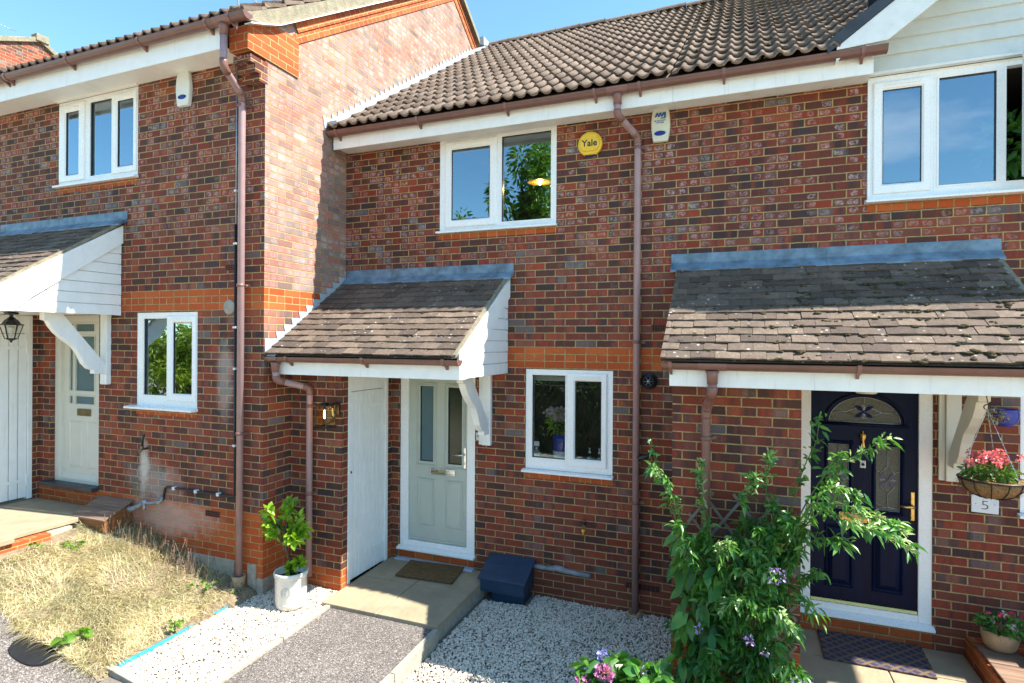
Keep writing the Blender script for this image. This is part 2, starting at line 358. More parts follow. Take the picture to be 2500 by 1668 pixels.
MT['leaf_gold'] = leafmat('golden_hedge_leaf', (0.16, 0.24, 0.02), (0.36, 0.40, 0.04), 0.45)
MT['leaf_bas'] = leafmat('bedding_leaf', (0.05, 0.14, 0.03), (0.16, 0.26, 0.06), 0.3)
MT['leaf_dry'] = leafmat('dried_plant', (0.30, 0.24, 0.12), (0.45, 0.38, 0.22), 0.2)
MT['weed'] = leafmat('weed_leaf', (0.09, 0.20, 0.02), (0.18, 0.32, 0.04), 0.35)
MT['pet_lilac'] = leafmat('lilac_petal', (0.30, 0.20, 0.55), (0.48, 0.36, 0.72), 0.3)
MT['pet_pink'] = leafmat('pink_petal', (0.70, 0.10, 0.20), (0.85, 0.28, 0.35), 0.3)
MT['pet_mauve'] = leafmat('mauve_petal', (0.55, 0.12, 0.48), (0.75, 0.35, 0.65), 0.3)
MT['pet_mag'] = leafmat('magenta_petal', (0.55, 0.02, 0.28), (0.60, 0.05, 0.10), 0.3)
MT['pet_blue'] = leafmat('blue_petal', (0.16, 0.20, 0.45), (0.30, 0.28, 0.60), 0.3)
MT['pet_pale'] = leafmat('pale_pink_petal', (0.60, 0.45, 0.50), (0.75, 0.62, 0.66), 0.3)
MT['straw'] = leafmat('dry_grass', (0.30, 0.23, 0.12), (0.80, 0.71, 0.48), 0.25, 0.6, 2.0)
MT['grass_g'] = leafmat('green_grass', (0.16, 0.19, 0.05), (0.32, 0.33, 0.12), 0.3, 0.6)
MT['seed'] = leafmat('seed_head', (0.22, 0.12, 0.09), (0.36, 0.24, 0.17), 0.2, 0.8)

def gravelmat(name, lo, hi):
    m, t, b = newmat(name); g = t.nodes.new('ShaderNodeNewGeometry'); rnd = S(t, g.outputs['Random Per Island']); P, x, y, z = posn(t)
    c = ramp(t, rnd, [(0, lo), (0.12, tuple(v*1.25 for v in lo)), (0.3, hi), (1, tuple(min(.8, v*1.12) for v in hi))])
    c = mix(t, 1.0, c, ramp(t, noise(t, P, 120, 3), [(0.3, (0.82, 0.81, 0.8)), (0.7, (1.1, 1.1, 1.1))]), 'MULTIPLY')
    setc(t, b, 'Base Color', c); b.inputs['Roughness'].default_value = 0.85; return m
MT['stones'] = gravelmat('limestone_chips', (0.32, 0.27, 0.205), (0.71, 0.63, 0.515))
MT['gravelbed'] = simple('gravel_bed', (0.16, 0.14, 0.115), 1.0, var=0.4, scale=80)
def tarmat():
    m, t, b = newmat('asphalt'); P, x, y, z = posn(t)
    v = t.nodes.new('ShaderNodeTexVoronoi'); v.inputs['Scale'].default_value = 130; t.links.new(P, v.inputs['Vector'])
    vc = t.nodes.new('ShaderNodeSeparateColor'); t.links.new(v.outputs['Color'], vc.inputs[0])
    c = ramp(t, S(t, vc.outputs[0]), [(0, (0.055, 0.048, 0.043)), (0.5, (0.15, 0.132, 0.120)), (0.85, (0.24, 0.215, 0.195)), (1, (0.42, 0.385, 0.35))])
    c = mix(t, 1.0, c, ramp(t, noise(t, P, 1.7, 5, 0.6), [(0.3, (0.82, 0.81, 0.8)), (0.7, (1.12, 1.1, 1.1))]), 'MULTIPLY')
    setc(t, b, 'Base Color', c); b.inputs['Roughness'].default_value = 0.9
    bump(t, b, 1.0-S(t, v.outputs['Distance']), 0.006); return m
MT['asphalt'] = tarmat()
MT['slab'] = simple('paving_slab', (0.32, 0.255, 0.165), 0.8, var=0.16, scale=4, dirt=(0.17, 0.14, 0.10), dirt_amt=0.25, bmp=0.006, bscale=22)
MT['lawnsoil'] = simple('dry_lawn_soil', (0.22, 0.17, 0.105), 1.0, var=0.35, scale=14, dirt=(0.10, 0.08, 0.05), dirt_amt=0.25, bmp=0.03, bscale=40)
MT['yard'] = simple('pale_paving', (0.46, 0.40, 0.31), 0.9, var=0.15, scale=3)
MT['ground'] = simple('rough_ground', (0.30, 0.26, 0.19), 1.0, var=0.3, scale=3)
MT['coirmat'] = simple('coir_mat', (0.20, 0.115, 0.035), 1.0, var=0.35, scale=26, bmp=0.02, bscale=300)
def patmat():
    m, t, b = newmat('patterned_mat'); P, x, y, z = posn(t)
    a = ((x+y*1.0)*5.2).fract(); c = ((x-y*1.0)*5.2).fract()
    l1 = ((a-0.5).abs().gt(0.42)).max((c-0.5).abs().gt(0.42)); l2 = ((a-0.5).abs().lt(0.07)).max((c-0.5).abs().lt(0.07))
    k = l1.max(l2*0.7)
    col = mix(t, k, (0.030, 0.036, 0.10), (0.20, 0.13, 0.07)); col = mix(t, maprange(noise(t, P, 40, 4), 0.45, 0.75, 0, 0.6), col, (0.16, 0.10, 0.06))
    setc(t, b, 'Base Color', col); b.inputs['Roughness'].default_value = 1.0; bump(t, b, noise(t, P, 260, 2), 0.01); return m
MT['patmat'] = patmat()
# ------------------------------------------------------------------ mesh helpers
def tag(o, label=None, cat=None, group=None, kind=None):
    if label: o['label'] = label
    if cat: o['category'] = cat
    if group: o['group'] = group
    if kind: o['kind'] = kind
    return o
def thing(name, label, cat, loc=(0, 0, 0), group=None):
    o = bpy.data.objects.new(name, None); C.objects.link(o); o.location = loc; o.empty_display_size = 0.2
    o['origin'] = loc
    return tag(o, label, cat, group)
def origin(p):
    if p is None: return Vector((0, 0, 0))
    v = Vector((0, 0, 0)); q = p
    while q is not None: v += q.location; q = q.parent
    return v
class MB:
    def __init__(s): s.v = []; s.f = []; s.uv = {}; s.sm = []
    def face(s, idx, uv=None, smooth=False):
        s.f.append(tuple(idx)); s.sm.append(smooth)
        if uv is not None: s.uv[len(s.f)-1] = uv
    def add(s, pts): n = len(s.v); s.v += [tuple(p) for p in pts]; return n
    def poly(s, pts, uv=None): n = s.add(pts); s.face(range(n, n+len(pts)), uv); return s
    def hexa(s, p, uv=False):
        """8 corners: bottom ring 0-3, top ring 4-7"""
        n = s.add(p)
        for q in ((3, 2, 1, 0), (4, 5, 6, 7), (0, 1, 5, 4), (1, 2, 6, 5), (2, 3, 7, 6), (3, 0, 4, 7)): s.face([n+i for i in q])
        return s
    def box(s, x0, x1, y0, y1, z0, z1):
        if x0 > x1: x0, x1 = x1, x0
        if y0 > y1: y0, y1 = y1, y0
        if z0 > z1: z0, z1 = z1, z0
        return s.hexa([(x0, y0, z0), (x1, y0, z0), (x1, y1, z0), (x0, y1, z0), (x0, y0, z1), (x1, y0, z1), (x1, y1, z1), (x0, y1, z1)])
    def prism(s, pts, axis, a, b):
        """polygon pts (2-D) extruded along axis from a to b; 2-D = the other two axes in order"""
        def P(q, h):
            if axis == 'x': return (h, q[0], q[1])
            if axis == 'y': return (q[0], h, q[1])
            return (q[0], q[1], h)
        n = len(pts); i = s.add([P(q, a) for q in pts]+[P(q, b) for q in pts])
        ar = sum(pts[k][0]*pts[(k+1) % n][1]-pts[(k+1) % n][0]*pts[k][1] for k in range(n))
        flip = (ar < 0) ^ (axis == 'y')
        A = list(range(i, i+n)); B = list(range(i+n, i+2*n))
        if (b > a): lo, hi = A, B
        else: lo, hi = B, A
        if not flip: s.face(lo[::-1]); s.face(hi)
        else: s.face(lo); s.face(hi[::-1])
        for k in range(n):
            m = (k+1) % n
            q = [lo[k], lo[m], hi[m], hi[k]]
            s.face(q if not flip else q[::-1])
        return s
    def tube(s, pts, rr, seg=10, caps=True, smooth=True):
        pts = [Vector(p) for p in pts]; rr = rr if isinstance(rr, (list, tuple)) else [rr]*len(pts)
        rings = []; prev = None
        for i, p in enumerate(pts):
            if i == 0: d = pts[1]-pts[0]
            elif i == len(pts)-1: d = pts[-1]-pts[-2]
            else: d = (pts[i+1]-p).normalized()+(p-pts[i-1]).normalized()
            d = d.normalized() if d.length > 1e-9 else Vector((0, 0, 1))
            if prev is None:
                a = Vector((0, 0, 1)) if abs(d.z) < 0.9 else Vector((1, 0, 0)); a = a.cross(d).normalized()
            else:
                a = prev - d*prev.dot(d); a = a.normalized() if a.length > 1e-6 else prev
            prev = a; bb = d.cross(a)
            rings.append(s.add([p+(a*math.cos(t)+bb*math.sin(t))*rr[i] for t in [2*math.pi*k/seg for k in range(seg)]]))
        for q in range(len(rings)-1):
            for k in range(seg):
                m = (k+1) % seg; s.face((rings[q]+k, rings[q]+m, rings[q+1]+m, rings[q+1]+k), smooth=smooth)
        if caps: s.face(range(rings[0], rings[0]+seg)[::-1]); s.face(range(rings[-1], rings[-1]+seg))
        return s
    def lathe(s, c, prof, seg=28, smooth=True, sy=1.0, ax='z'):
        """prof: list of (radius, height) revolved about a vertical axis through c"""
        c = Vector(c); rings = []
        for (q, h) in prof:
            ring = []
            for k in range(seg):
                t = 2*math.pi*k/seg
                if ax == 'z': ring.append(c+Vector((q*math.cos(t), q*math.sin(t)*sy, h)))
                else: ring.append(c+Vector((q*math.cos(t), -h, q*math.sin(t)*sy)))
            rings.append(s.add(ring))
        for a, b in zip(rings, rings[1:]):
            for k in range(seg):
                m = (k+1) % seg; s.face((a+k, a+m, b+m, b+k) , smooth=smooth)
        if prof[0][0] > 1e-6: s.face(range(rings[0], rings[0]+seg)[::-1])
        if prof[-1][0] > 1e-6: s.face(range(rings[-1], rings[-1]+seg))
        return s
    def sphere(s, c, rr, seg=10, rings=6, jit=0.0):
        c = Vector(c); rr = rr if isinstance(rr, (tuple, list)) else (rr, rr, rr); idx = []
        for i in range(rings+1):
            ph = math.pi*i/rings; ring = []
            for k in range(seg):
                t = 2*math.pi*k/seg; j = 1+jit*(R.random()-0.5)
                ring.append(c+Vector((rr[0]*math.sin(ph)*math.cos(t)*j, rr[1]*math.sin(ph)*math.sin(t)*j, rr[2]*math.cos(ph)*j)))
            idx.append(s.add(ring))
        for a, b in zip(idx, idx[1:]):
            for k in range(seg):
                m = (k+1) % seg; s.face((a+k, b+k, b+m, a+m), smooth=True)
        return s
    def build(s, name, mat, parent=None, bevel=0, autouv=False, flat_uv=None):
        me = bpy.data.meshes.new(name); o = bpy.data.objects.new(name, me); C.objects.link(o)
        og = origin(parent)
        me.from_pydata([(v[0]-og.x, v[1]-og.y, v[2]-og.z) for v in s.v], [], s.f)
        me.polygons.foreach_set('use_smooth', s.sm)
        me.materials.append(MT[mat] if isinstance(mat, str) else mat)
        if autouv or s.uv:
            uvl = me.uv_layers.new(name='UVMap'); me.update()
            for p in me.polygons:
                cu = s.uv.get(p.index); n = p.normal
                for k, li in enumerate(p.loop_indices):
                    if cu is not None: uvl.data[li].uv = cu[k]; continue
                    v = s.v[me.loops[li].vertex_index]
                    if abs(n.z) > 0.8: uvl.data[li].uv = (v[0], v[1])
                    else: uvl.data[li].uv = (v[0]+v[1], v[2])
        me.update()
        if bevel:
            md = o.modifiers.new('bevel', 'BEVEL'); md.width = bevel; md.segments = 2; md.limit_method = 'ANGLE'; md.angle_limit = rad(40)
        o.parent = parent
        return o
def npmesh(name, verts, faces_flat, loop_tot, mat, parent=None, mats=None, mi=None, smooth=False):
    me = bpy.data.meshes.new(name); o = bpy.data.objects.new(name, me); C.objects.link(o)
    og = origin(parent); v = np.asarray(verts, dtype=np.float32) - np.array([og.x, og.y, og.z], dtype=np.float32)
    me.vertices.add(len(v)); me.vertices.foreach_set('co', v.ravel())
    nf = len(faces_flat)//loop_tot
    me.loops.add(len(faces_flat)); me.loops.foreach_set('vertex_index', np.asarray(faces_flat, dtype=np.int32))
    me.polygons.add(nf); me.polygons.foreach_set('loop_start', np.arange(0, nf*loop_tot, loop_tot, dtype=np.int32))
    try: me.polygons.foreach_set('loop_total', np.full(nf, loop_tot, dtype=np.int32))
    except Exception: pass
    for q in ([mat] if mats is None else mats): me.materials.append(MT[q])
    if mi is not None: me.polygons.foreach_set('material_index', np.asarray(mi, dtype=np.int32))
    if smooth: me.polygons.foreach_set('use_smooth', np.ones(nf, dtype=bool))
    me.update(calc_edges=True); me.validate(); o.parent = parent
    return o
def rects(x0, x1, z0, z1, holes):
    """split a wall rectangle into rectangles that leave the holes open"""
    xs = sorted({x0, x1}|{h[0] for h in holes}|{h[1] for h in holes}); zs = sorted({z0, z1}|{h[2] for h in holes}|{h[3] for h in holes})
    xs = [x for x in xs if x0 <= x <= x1]; zs = [z for z in zs if z0 <= z <= z1]; out = []
    for a, b in zip(xs, xs[1:]):
        for c, d in zip(zs, zs[1:]):
            mx_, mz = (a+b)/2, (c+d)/2
            if any(h[0] < mx_ < h[1] and h[2] < mz < h[3] for h in holes): continue
            out.append((a, b, c, d))
    return out
def wallfront(m, x0, x1, z0, z1, Y, holes=(), depth=0.10):
    for a, b, c, d in rects(x0, x1, z0, z1, holes): m.poly([(a, Y, c), (b, Y, c), (b, Y, d), (a, Y, d)])
    for h in holes:      # reveals
        a, b, c, d = h[:4]; y2 = Y+depth
        m.poly([(a, Y, c), (a, Y, d), (a, y2, d), (a, y2, c)]); m.poly([(b, Y, c), (b, y2, c), (b, y2, d), (b, Y, d)])
        m.poly([(a, Y, c), (a, y2, c), (b, y2, c), (b, Y, c)]); m.poly([(a, Y, d), (b, Y, d), (b, y2, d), (a, y2, d)])
def frame(m, x0, x1, z0, z1, w, y0, y1, wb=None, wt=None):
    """rectangular frame, members butted"""
    wb = w if wb is None else wb; wt = w if wt is None else wt
    m.box(x0, x0+w, y0, y1, z0, z1); m.box(x1-w, x1, y0, y1, z0, z1)
    m.box(x0+w, x1-w, y0, y1, z0, z0+wb); m.box(x0+w, x1-w, y0, y1, z1-wt, z1)
def text(body, size, loc, mat, parent, name='lettering', depth=0.001, rx=90, rz=0, align='CENTER', shear=0.0, bold=0.0, sx=1.0):
    cu = bpy.data.curves.new(name, 'FONT'); cu.body = body; cu.size = size; cu.align_x = align; cu.extrude = depth; cu.shear = shear; cu.offset = bold
    o = bpy.data.objects.new(name, cu); C.objects.link(o)
    dg = bpy.context.evaluated_depsgraph_get(); me = bpy.data.meshes.new_from_object(o.evaluated_get(dg))
    me.name = name; bpy.data.objects.remove(o, do_unlink=True)
    M4 = Matrix.Translation(Vector(loc)-origin(parent)) @ Matrix.Rotation(rad(rz), 4, 'Z') @ Matrix.Rotation(rad(rx), 4, 'X') @ Matrix.Diagonal((sx, 1, 1, 1))
    me.transform(M4); me.materials.clear(); me.materials.append(MT[mat])
    o = bpy.data.objects.new(name, me); C.objects.link(o); o.parent = parent
    return o

# ------------------------------------------------------------------ windows
def window(par, x0, x1, z0, z1, Y, fixed=(), sashes=(), mull=(), room=1.6, label=None, glass='glass', blind=0.12, sill=True, silld=0.06, head=0.0, sillx=(0.0, 0.0)):
    """upvc window: outer frame as the part, sashes / glass / sill / vents / handles as sub-parts.
    fixed: glazed openings (x0,x1,z0,z1); sashes: (outer x0,x1,z0,z1, glass x0,x1,z0,z1, open)"""
    m = MB(); yf = Y+0.012; yb = Y+0.075
    holes = [(g[0], g[1], g[2], g[3]) for g in fixed]+[(s_[0]+0.02, s_[1]-0.02, s_[2]+0.02, s_[3]-0.02) for s_ in sashes]
    for a, b, c, d in rects(x0, x1, z0, z1, holes): m.poly([(a, yf, c), (b, yf, c), (b, yf, d), (a, yf, d)])
    for a, b, c, d in holes:
        m.poly([(a, yf, c), (a, yf, d), (a, yb, d), (a, yb, c)]); m.poly([(b, yf, c), (b, yb, c), (b, yb, d), (b, yf, d)])
        m.poly([(a, yf, c), (a, yb, c), (b, yb, c), (b, yf, c)]); m.poly([(a, yf, d), (b, yf, d), (b, yb, d), (a, yb, d)])
    for a, b, c, d in ((x0, x0, 0, 0), (x1, x1, 0, 0)): m.poly([(a, yf, z0), (a, yb, z0), (a, yb, z1), (a, yf, z1)])
    for z in (z0, z1): m.poly([(x0, yf, z), (x1, yf, z), (x1, yb, z), (x0, yb, z)])
    # slim outer lip, proud of the frame face
    frame(m, x0+0.001, x1-0.001, z0+0.001, z1-0.001, 0.018, yf-0.006, yf-0.0005)
    w = m.build('window', 'upvc', par, bevel=0.0)
    if label: w['label'] = label
    for i, (a, b, c, d) in enumerate(fixed):
        q = MB(); frame(q, a-0.014, b+0.014, c-0.014, d+0.014, 0.016, yf-0.008, yf-0.0003); q.build('glazing_bead', 'upvc', w, bevel=0.004)
        q = MB(); q.poly([(a-.003, yf+0.022, c-.003), (b+.003, yf+0.022, c-.003), (b+.003, yf+0.022, d+.003), (a-.003, yf+0.022, d+.003)]); q.build('glass', glass, w)
        q = MB(); frame(q, a-0.004, b+0.004, c-0.004, d+0.004, 0.010, yf+0.006, yf+0.020); q.build('gasket', 'rubber', w)
    for s_ in sashes:
        A, B, Cc, D, a, b, c, d = s_[:8]
        q = MB()
        yo = yf-0.022
        # moulded sash: sloping inner edge
        for (p1, p2, g1, g2) in ((((A, Cc)), ((B, Cc)), ((a, c)), ((b, c))), (((B, Cc)), ((B, D)), ((b, c)), ((b, d))), (((B, D)), ((A, D)), ((b, d)), ((a, d))), (((A, D)), ((A, Cc)), ((a, d)), ((a, c)))):
            def lerp(p, g, t): return (p[0]+(g[0]-p[0])*t, p[1]+(g[1]-p[1])*t)
            def dist(p, g, dd):
                vx, vz = g[0]-p[0], g[1]-p[1]; l = max(abs(vx), 1e-6); lz = max(abs(vz), 1e-6)
                return (p[0]+math.copysign(min(dd, l), vx), p[1]+math.copysign(min(dd, lz), vz))
            i1, i2 = dist(g1, p1, 0.014), dist(g2, p2, 0.014)
            o1, o2 = dist(p1, g1, 0.008), dist(p2, g2, 0.008)
            q.poly([(p1[0], yf-0.001, p1[1]), (p2[0], yf-0.001, p2[1]), (p2[0], yo+0.006, p2[1]), (p1[0], yo+0.006, p1[1])])
            q.poly([(p1[0], yo+0.006, p1[1]), (p2[0], yo+0.006, p2[1]), (o2[0], yo, o2[1]), (o1[0], yo, o1[1])])
            q.poly([(o1[0], yo, o1[1]), (o2[0], yo, o2[1]), (i2[0], yo, i2[1]), (i1[0], yo, i1[1])])
            q.poly([(i1[0], yo, i1[1]), (i2[0], yo, i2[1]), (g2[0], yo+0.014, g2[1]), (g1[0], yo+0.014, g1[1])])
            q.poly([(g1[0], yo+0.014, g1[1]), (g2[0], yo+0.014, g2[1]), (g2[0], yf+0.03, g2[1]), (g1[0], yf+0.03, g1[1])])
        q.build('sash', 'upvc', w)
        q = MB(); q.poly([(a-.003, yf+0.004, c-.003), (b+.003, yf+0.004, c-.003), (b+.003, yf+0.004, d+.003), (a-.003, yf+0.004, d+.003)]); q.build('glass', glass, w)
        q = MB(); frame(q, a-0.002, b+0.002, c-0.002, d+0.002, 0.008, yf-0.006, yf+0.002); q.build('gasket', 'rubber', w)
        if (D-d) > 0.045:
            vz = (D+d)/2+0.004; wv = (b-a)*0.5*0.92; cx = (a+b)/2
            q = MB(); q.box(cx-wv, cx+wv, yo-0.012, yo-0.0005, vz-0.006, vz+0.008); q.build('trickle_vent', 'upvc', w, bevel=0.003)
    for xm in mull:
        q = MB(); q.box(xm-0.004, xm+0.004, yf-0.003, yf-0.0002, z0+0.02, z1-0.02); q.build('mullion_joint', 'upvc', w)
    if sill:
        q = MB(); xa, xb = x0-0.02-sillx[0], x1+0.012+sillx[1]
        q.prism([(Y-silld, z0-0.034), (Y-silld, z0-0.012), (Y+0.03, z0+0.004), (Y+0.03, z0-0.034)], 'x', xa, xb); q.build('sill', 'upvc', w, bevel=0.004)
    # the room behind
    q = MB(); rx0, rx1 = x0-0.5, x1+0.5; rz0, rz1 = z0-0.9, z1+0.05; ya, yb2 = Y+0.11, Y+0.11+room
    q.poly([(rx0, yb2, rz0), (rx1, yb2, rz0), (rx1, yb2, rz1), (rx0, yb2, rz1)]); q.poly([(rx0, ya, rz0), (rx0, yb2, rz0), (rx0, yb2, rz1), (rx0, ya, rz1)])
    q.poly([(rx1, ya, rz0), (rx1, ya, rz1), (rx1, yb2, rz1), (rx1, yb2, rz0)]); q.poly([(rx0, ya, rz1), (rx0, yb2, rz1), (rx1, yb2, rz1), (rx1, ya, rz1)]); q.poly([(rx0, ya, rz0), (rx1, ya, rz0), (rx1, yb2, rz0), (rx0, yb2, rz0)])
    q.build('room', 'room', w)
    if blind:
        q = MB(); q.box(x0+0.03, x1-0.03, Y+0.13, Y+0.17, z1-0.03-blind, z1-0.03); q.build('roller_blind', 'blind', w, bevel=0.005)
    # inner window board
    q = MB(); q.box(x0-0.02, x1+0.02, Y+0.08, Y+0.30, z0+0.012, z0+0.035); q.build('window_board', 'upvc', w)
    return w
def sillcourse(par, x0, x1, ztop, Y):
    q = MB(); q.box(x0, x1, Y-0.004, Y+0.05, ztop-0.062, ztop); o = q.build('brick_sill', 'brick_header', par, autouv=True); return o

# ------------------------------------------------------------------ rainwater goods
def gutter(par, x0, x1, Yc, ztop, name='gutter', brackets=(), caps=(True, True), rr=0.056):
    m = MB(); seg = 14; pro = []
    for k in range(seg+1):
        t = math.pi*k/seg; pro.append((-math.cos(t)*rr, -math.sin(t)*rr))
    pro = [(-rr+0.008, 0.0)] + [(-rr-0.003, 0.004)] + pro
    inner = [(p[0]*0.93, p[1]*0.93) for p in pro[2:]][::-1]
    ring = pro+inner; n = len(ring)
    a = m.add([(x0, Yc+p[0], ztop+p[1]) for p in ring]); b = m.add([(x1, Yc+p[0], ztop+p[1]) for p in ring])
    for k in range(n):
        j = (k+1) % n; m.face((a+k, a+j, b+j, b+k), smooth=False)
    m.face(range(a, a+n)); m.face(range(b, b+n)[::-1])
    for on, x in zip(caps, (x0, x1)):
        if on: m.prism([(Yc+math.cos(math.pi+math.pi*k/12)*(rr+0.004), ztop+0.004+math.sin(math.pi+math.pi*k/12)*(rr+0.004)) for k in range(13)], 'x', x-0.004, x+0.006)
    g = m.build(name, 'gutter', par)
    for x in brackets:
        q = MB(); w = 0.014
        pts = [(Yc-rr-0.008, ztop+0.010)]+[(Yc-math.cos(math.pi*k/10)*(rr+0.007), ztop-math.sin(math.pi*k/10)*(rr+0.007)) for k in range(11)]
        inn = [(Yc-math.cos(math.pi*k/10)*(rr+0.001), ztop-math.sin(math.pi*k/10)*(rr+0.001)) for k in range(10, -1, -1)]+[(Yc-rr-0.002, ztop+0.010)]
        q.prism(pts+inn, 'x', x-w, x+w)
        q.prism([(Yc+rr-0.004, ztop-0.09), (Yc+rr+0.012, ztop-0.09), (Yc+rr+0.012, ztop+0.005), (Yc+rr-0.004, ztop-0.015), (Yc+0.01, ztop-rr-0.004)], 'x', x-0.010, x+0.010)
        q.build('gutter_bracket', 'pvcbrown', g)
    return g
def outlet(g, x, Yc, ztop, rr=0.056, w=0.085):
    m = MB()
    pts = [(Yc-math.cos(math.pi*k/12)*(rr+0.006), ztop+0.003-math.sin(math.pi*k/12)*(rr+0.006)) for k in range(13)]
    inn = [(Yc-math.cos(math.pi*k/12)*(rr+0.0006), ztop+0.003-math.sin(math.pi*k/12)*(rr+0.0006)) for k in range(12, -1, -1)]
    m.prism(pts+inn, 'x', x-w, x+w)
    m.lathe((x, Yc, 0), [(0.052, ztop-rr-0.002), (0.042, ztop-rr-0.028), (0.039, ztop-rr-0.10), (0.0365, ztop-rr-0.10)], 18)
    return m.build('gutter_outlet', 'pvcbrown', g)
def downpipe(par, pts, mat='pvcfaded', clips=(), rr=0.034, base=None, joints=(), wallY=None, label=None):
    """pts: path from the outlet; elbows get thicker sockets"""
    m = MB(); path = []
    P_ = [Vector(p) for p in pts]
    for i, p in enumerate(P_):
        if 0 < i < len(P_)-1:
            d1 = (P_[i-1]-p).normalized(); d2 = (P_[i+1]-p).normalized(); q = min(0.045, (P_[i-1]-p).length*0.4, (P_[i+1]-p).length*0.4)
            a, b = p+d1*q, p+d2*q
            for k in range(5):
                t = k/4; path.append(a*(1-t)**2+p*2*t*(1-t)+b*t*t)
        else: path.append(p)
    m.tube(path, rr, 16)
    o = m.build('downpipe', mat, par)
    if label: o['label'] = label
    for i in range(1, len(P_)-1):
        p = P_[i]; d1 = (P_[i-1]-p).normalized(); d2 = (P_[i+1]-p).normalized()
        q = MB(); q1, q2 = min(0.075, (P_[i-1]-p).length*0.45), min(0.075, (P_[i+1]-p).length*0.45); pl = []
        a, b = p+d1*q1*0.6, p+d2*q2*0.6
        pl = [p+d1*q1]+[a*(1-t)**2+p*2*t*(1-t)+b*t*t for t in (0, .25, .5, .75, 1)]+[p+d2*q2]
        q.tube(pl, rr+0.0045, 16); q.build('elbow', 'pvcbrown', o)
    for z in clips:
        p = P_[-1]; q = MB(); q.lathe((p.x, p.y, z), [(rr+0.001, -0.016), (rr+0.006, -0.016), (rr+0.006, 0.016), (rr+0.001, 0.016)], 18)
        wy = wallY if wallY is not None else p.y+0.06
        q.box(p.x-0.012, p.x+0.058, p.y+rr*0.5, wy-0.001, z-0.010, z+0.010)
        q.box(p.x+0.030, p.x+0.075, wy-0.012, wy-0.001, z-0.014, z+0.014)
        q.build('pipe_clip', 'pvcbrown', o)
    return o

# ------------------------------------------------------------------ tiled roofs
def pantiles(par, x0, x1, ye, ze, yr, zr, gauge=0.32, per=0.136, amp=0.030, seed=1, clip=None, mat='rooftile'):
    """interlocking roll tiles: one wavy strip per course with a thick lower lip"""
    rn = random.Random(seed); m = MB(); L_ = math.hypot(yr-ye, zr-ze); dy, dz = (yr-ye)/L_, (zr-ze)/L_; ny, nz_ = -dz, dy
    n = int(math.ceil(L_/gauge)); seg = 8; dx = per/seg
    def wave(x):
        p = (x/per) % 1.0
        # S-shaped: rounded roll with a flat pan
        if p < 0.46: return amp*math.sin(math.pi*p/0.46)
        return -amp*0.32*math.sin(math.pi*(p-0.46)/0.54)
    nx = int((x1-x0)/dx)
    for rI in range(n):
        s0 = rI*gauge; s1 = min((rI+1)*gauge+0.06, L_+0.02)
        cur = None; oldtile = None; jit = 0
        for k in range(nx+1):
            x = x0+k*dx; tile = int(math.floor((x+rI*0.0)/(per*2)))
            if tile != oldtile: jit = rn.uniform(-0.006, 0.006); jh = rn.uniform(0, 0.004); oldtile = tile
            if clip is not None:
                sm = clip(x)      # the slope starts this far up at this x
                e1 = s1; e0 = max(s0, sm)
                if e1-e0 < 0.02: cur = None; continue
            else: e0, e1 = s0, s1
            h = wave(x)
            lift0 = 0.040+jh; lift1 = 0.010
            pts = []
            for (s_, l_) in ((e0+jit, h+lift0-0.020), (e0+jit, h+lift0), (e1, h+lift1)):
                pts.append((x, ye+dy*s_+ny*l_, ze+dz*s_+nz_*l_))
            i = m.add(pts)
            if cur is not None:
                sm_ = True
                u0, u1 = x-dx, x
                m.face((cur, i, i+1, cur+1), uv=[(u0, s0), (u1, s0), (u1, s0+.02), (u0, s0+.02)])
                m.face((cur+1, i+1, i+2, cur+2), uv=[(u0, s0+.01), (u1, s0+.01), (u1, s0+gauge*0.98), (u0, s0+gauge*0.98)], smooth=True)
            cur = i
    # underlay sheet
    xe = x1 if clip is None else 0.74
    m.poly([(x0, ye+0.02, ze-0.02), (xe, ye+0.02, ze-0.02), (x1, yr, zr-0.03), (x0, yr, zr-0.03)], uv=[(x0, 0), (x1, 0), (x1, 1), (x0, 1)])
    return m.build('roof', mat, par)
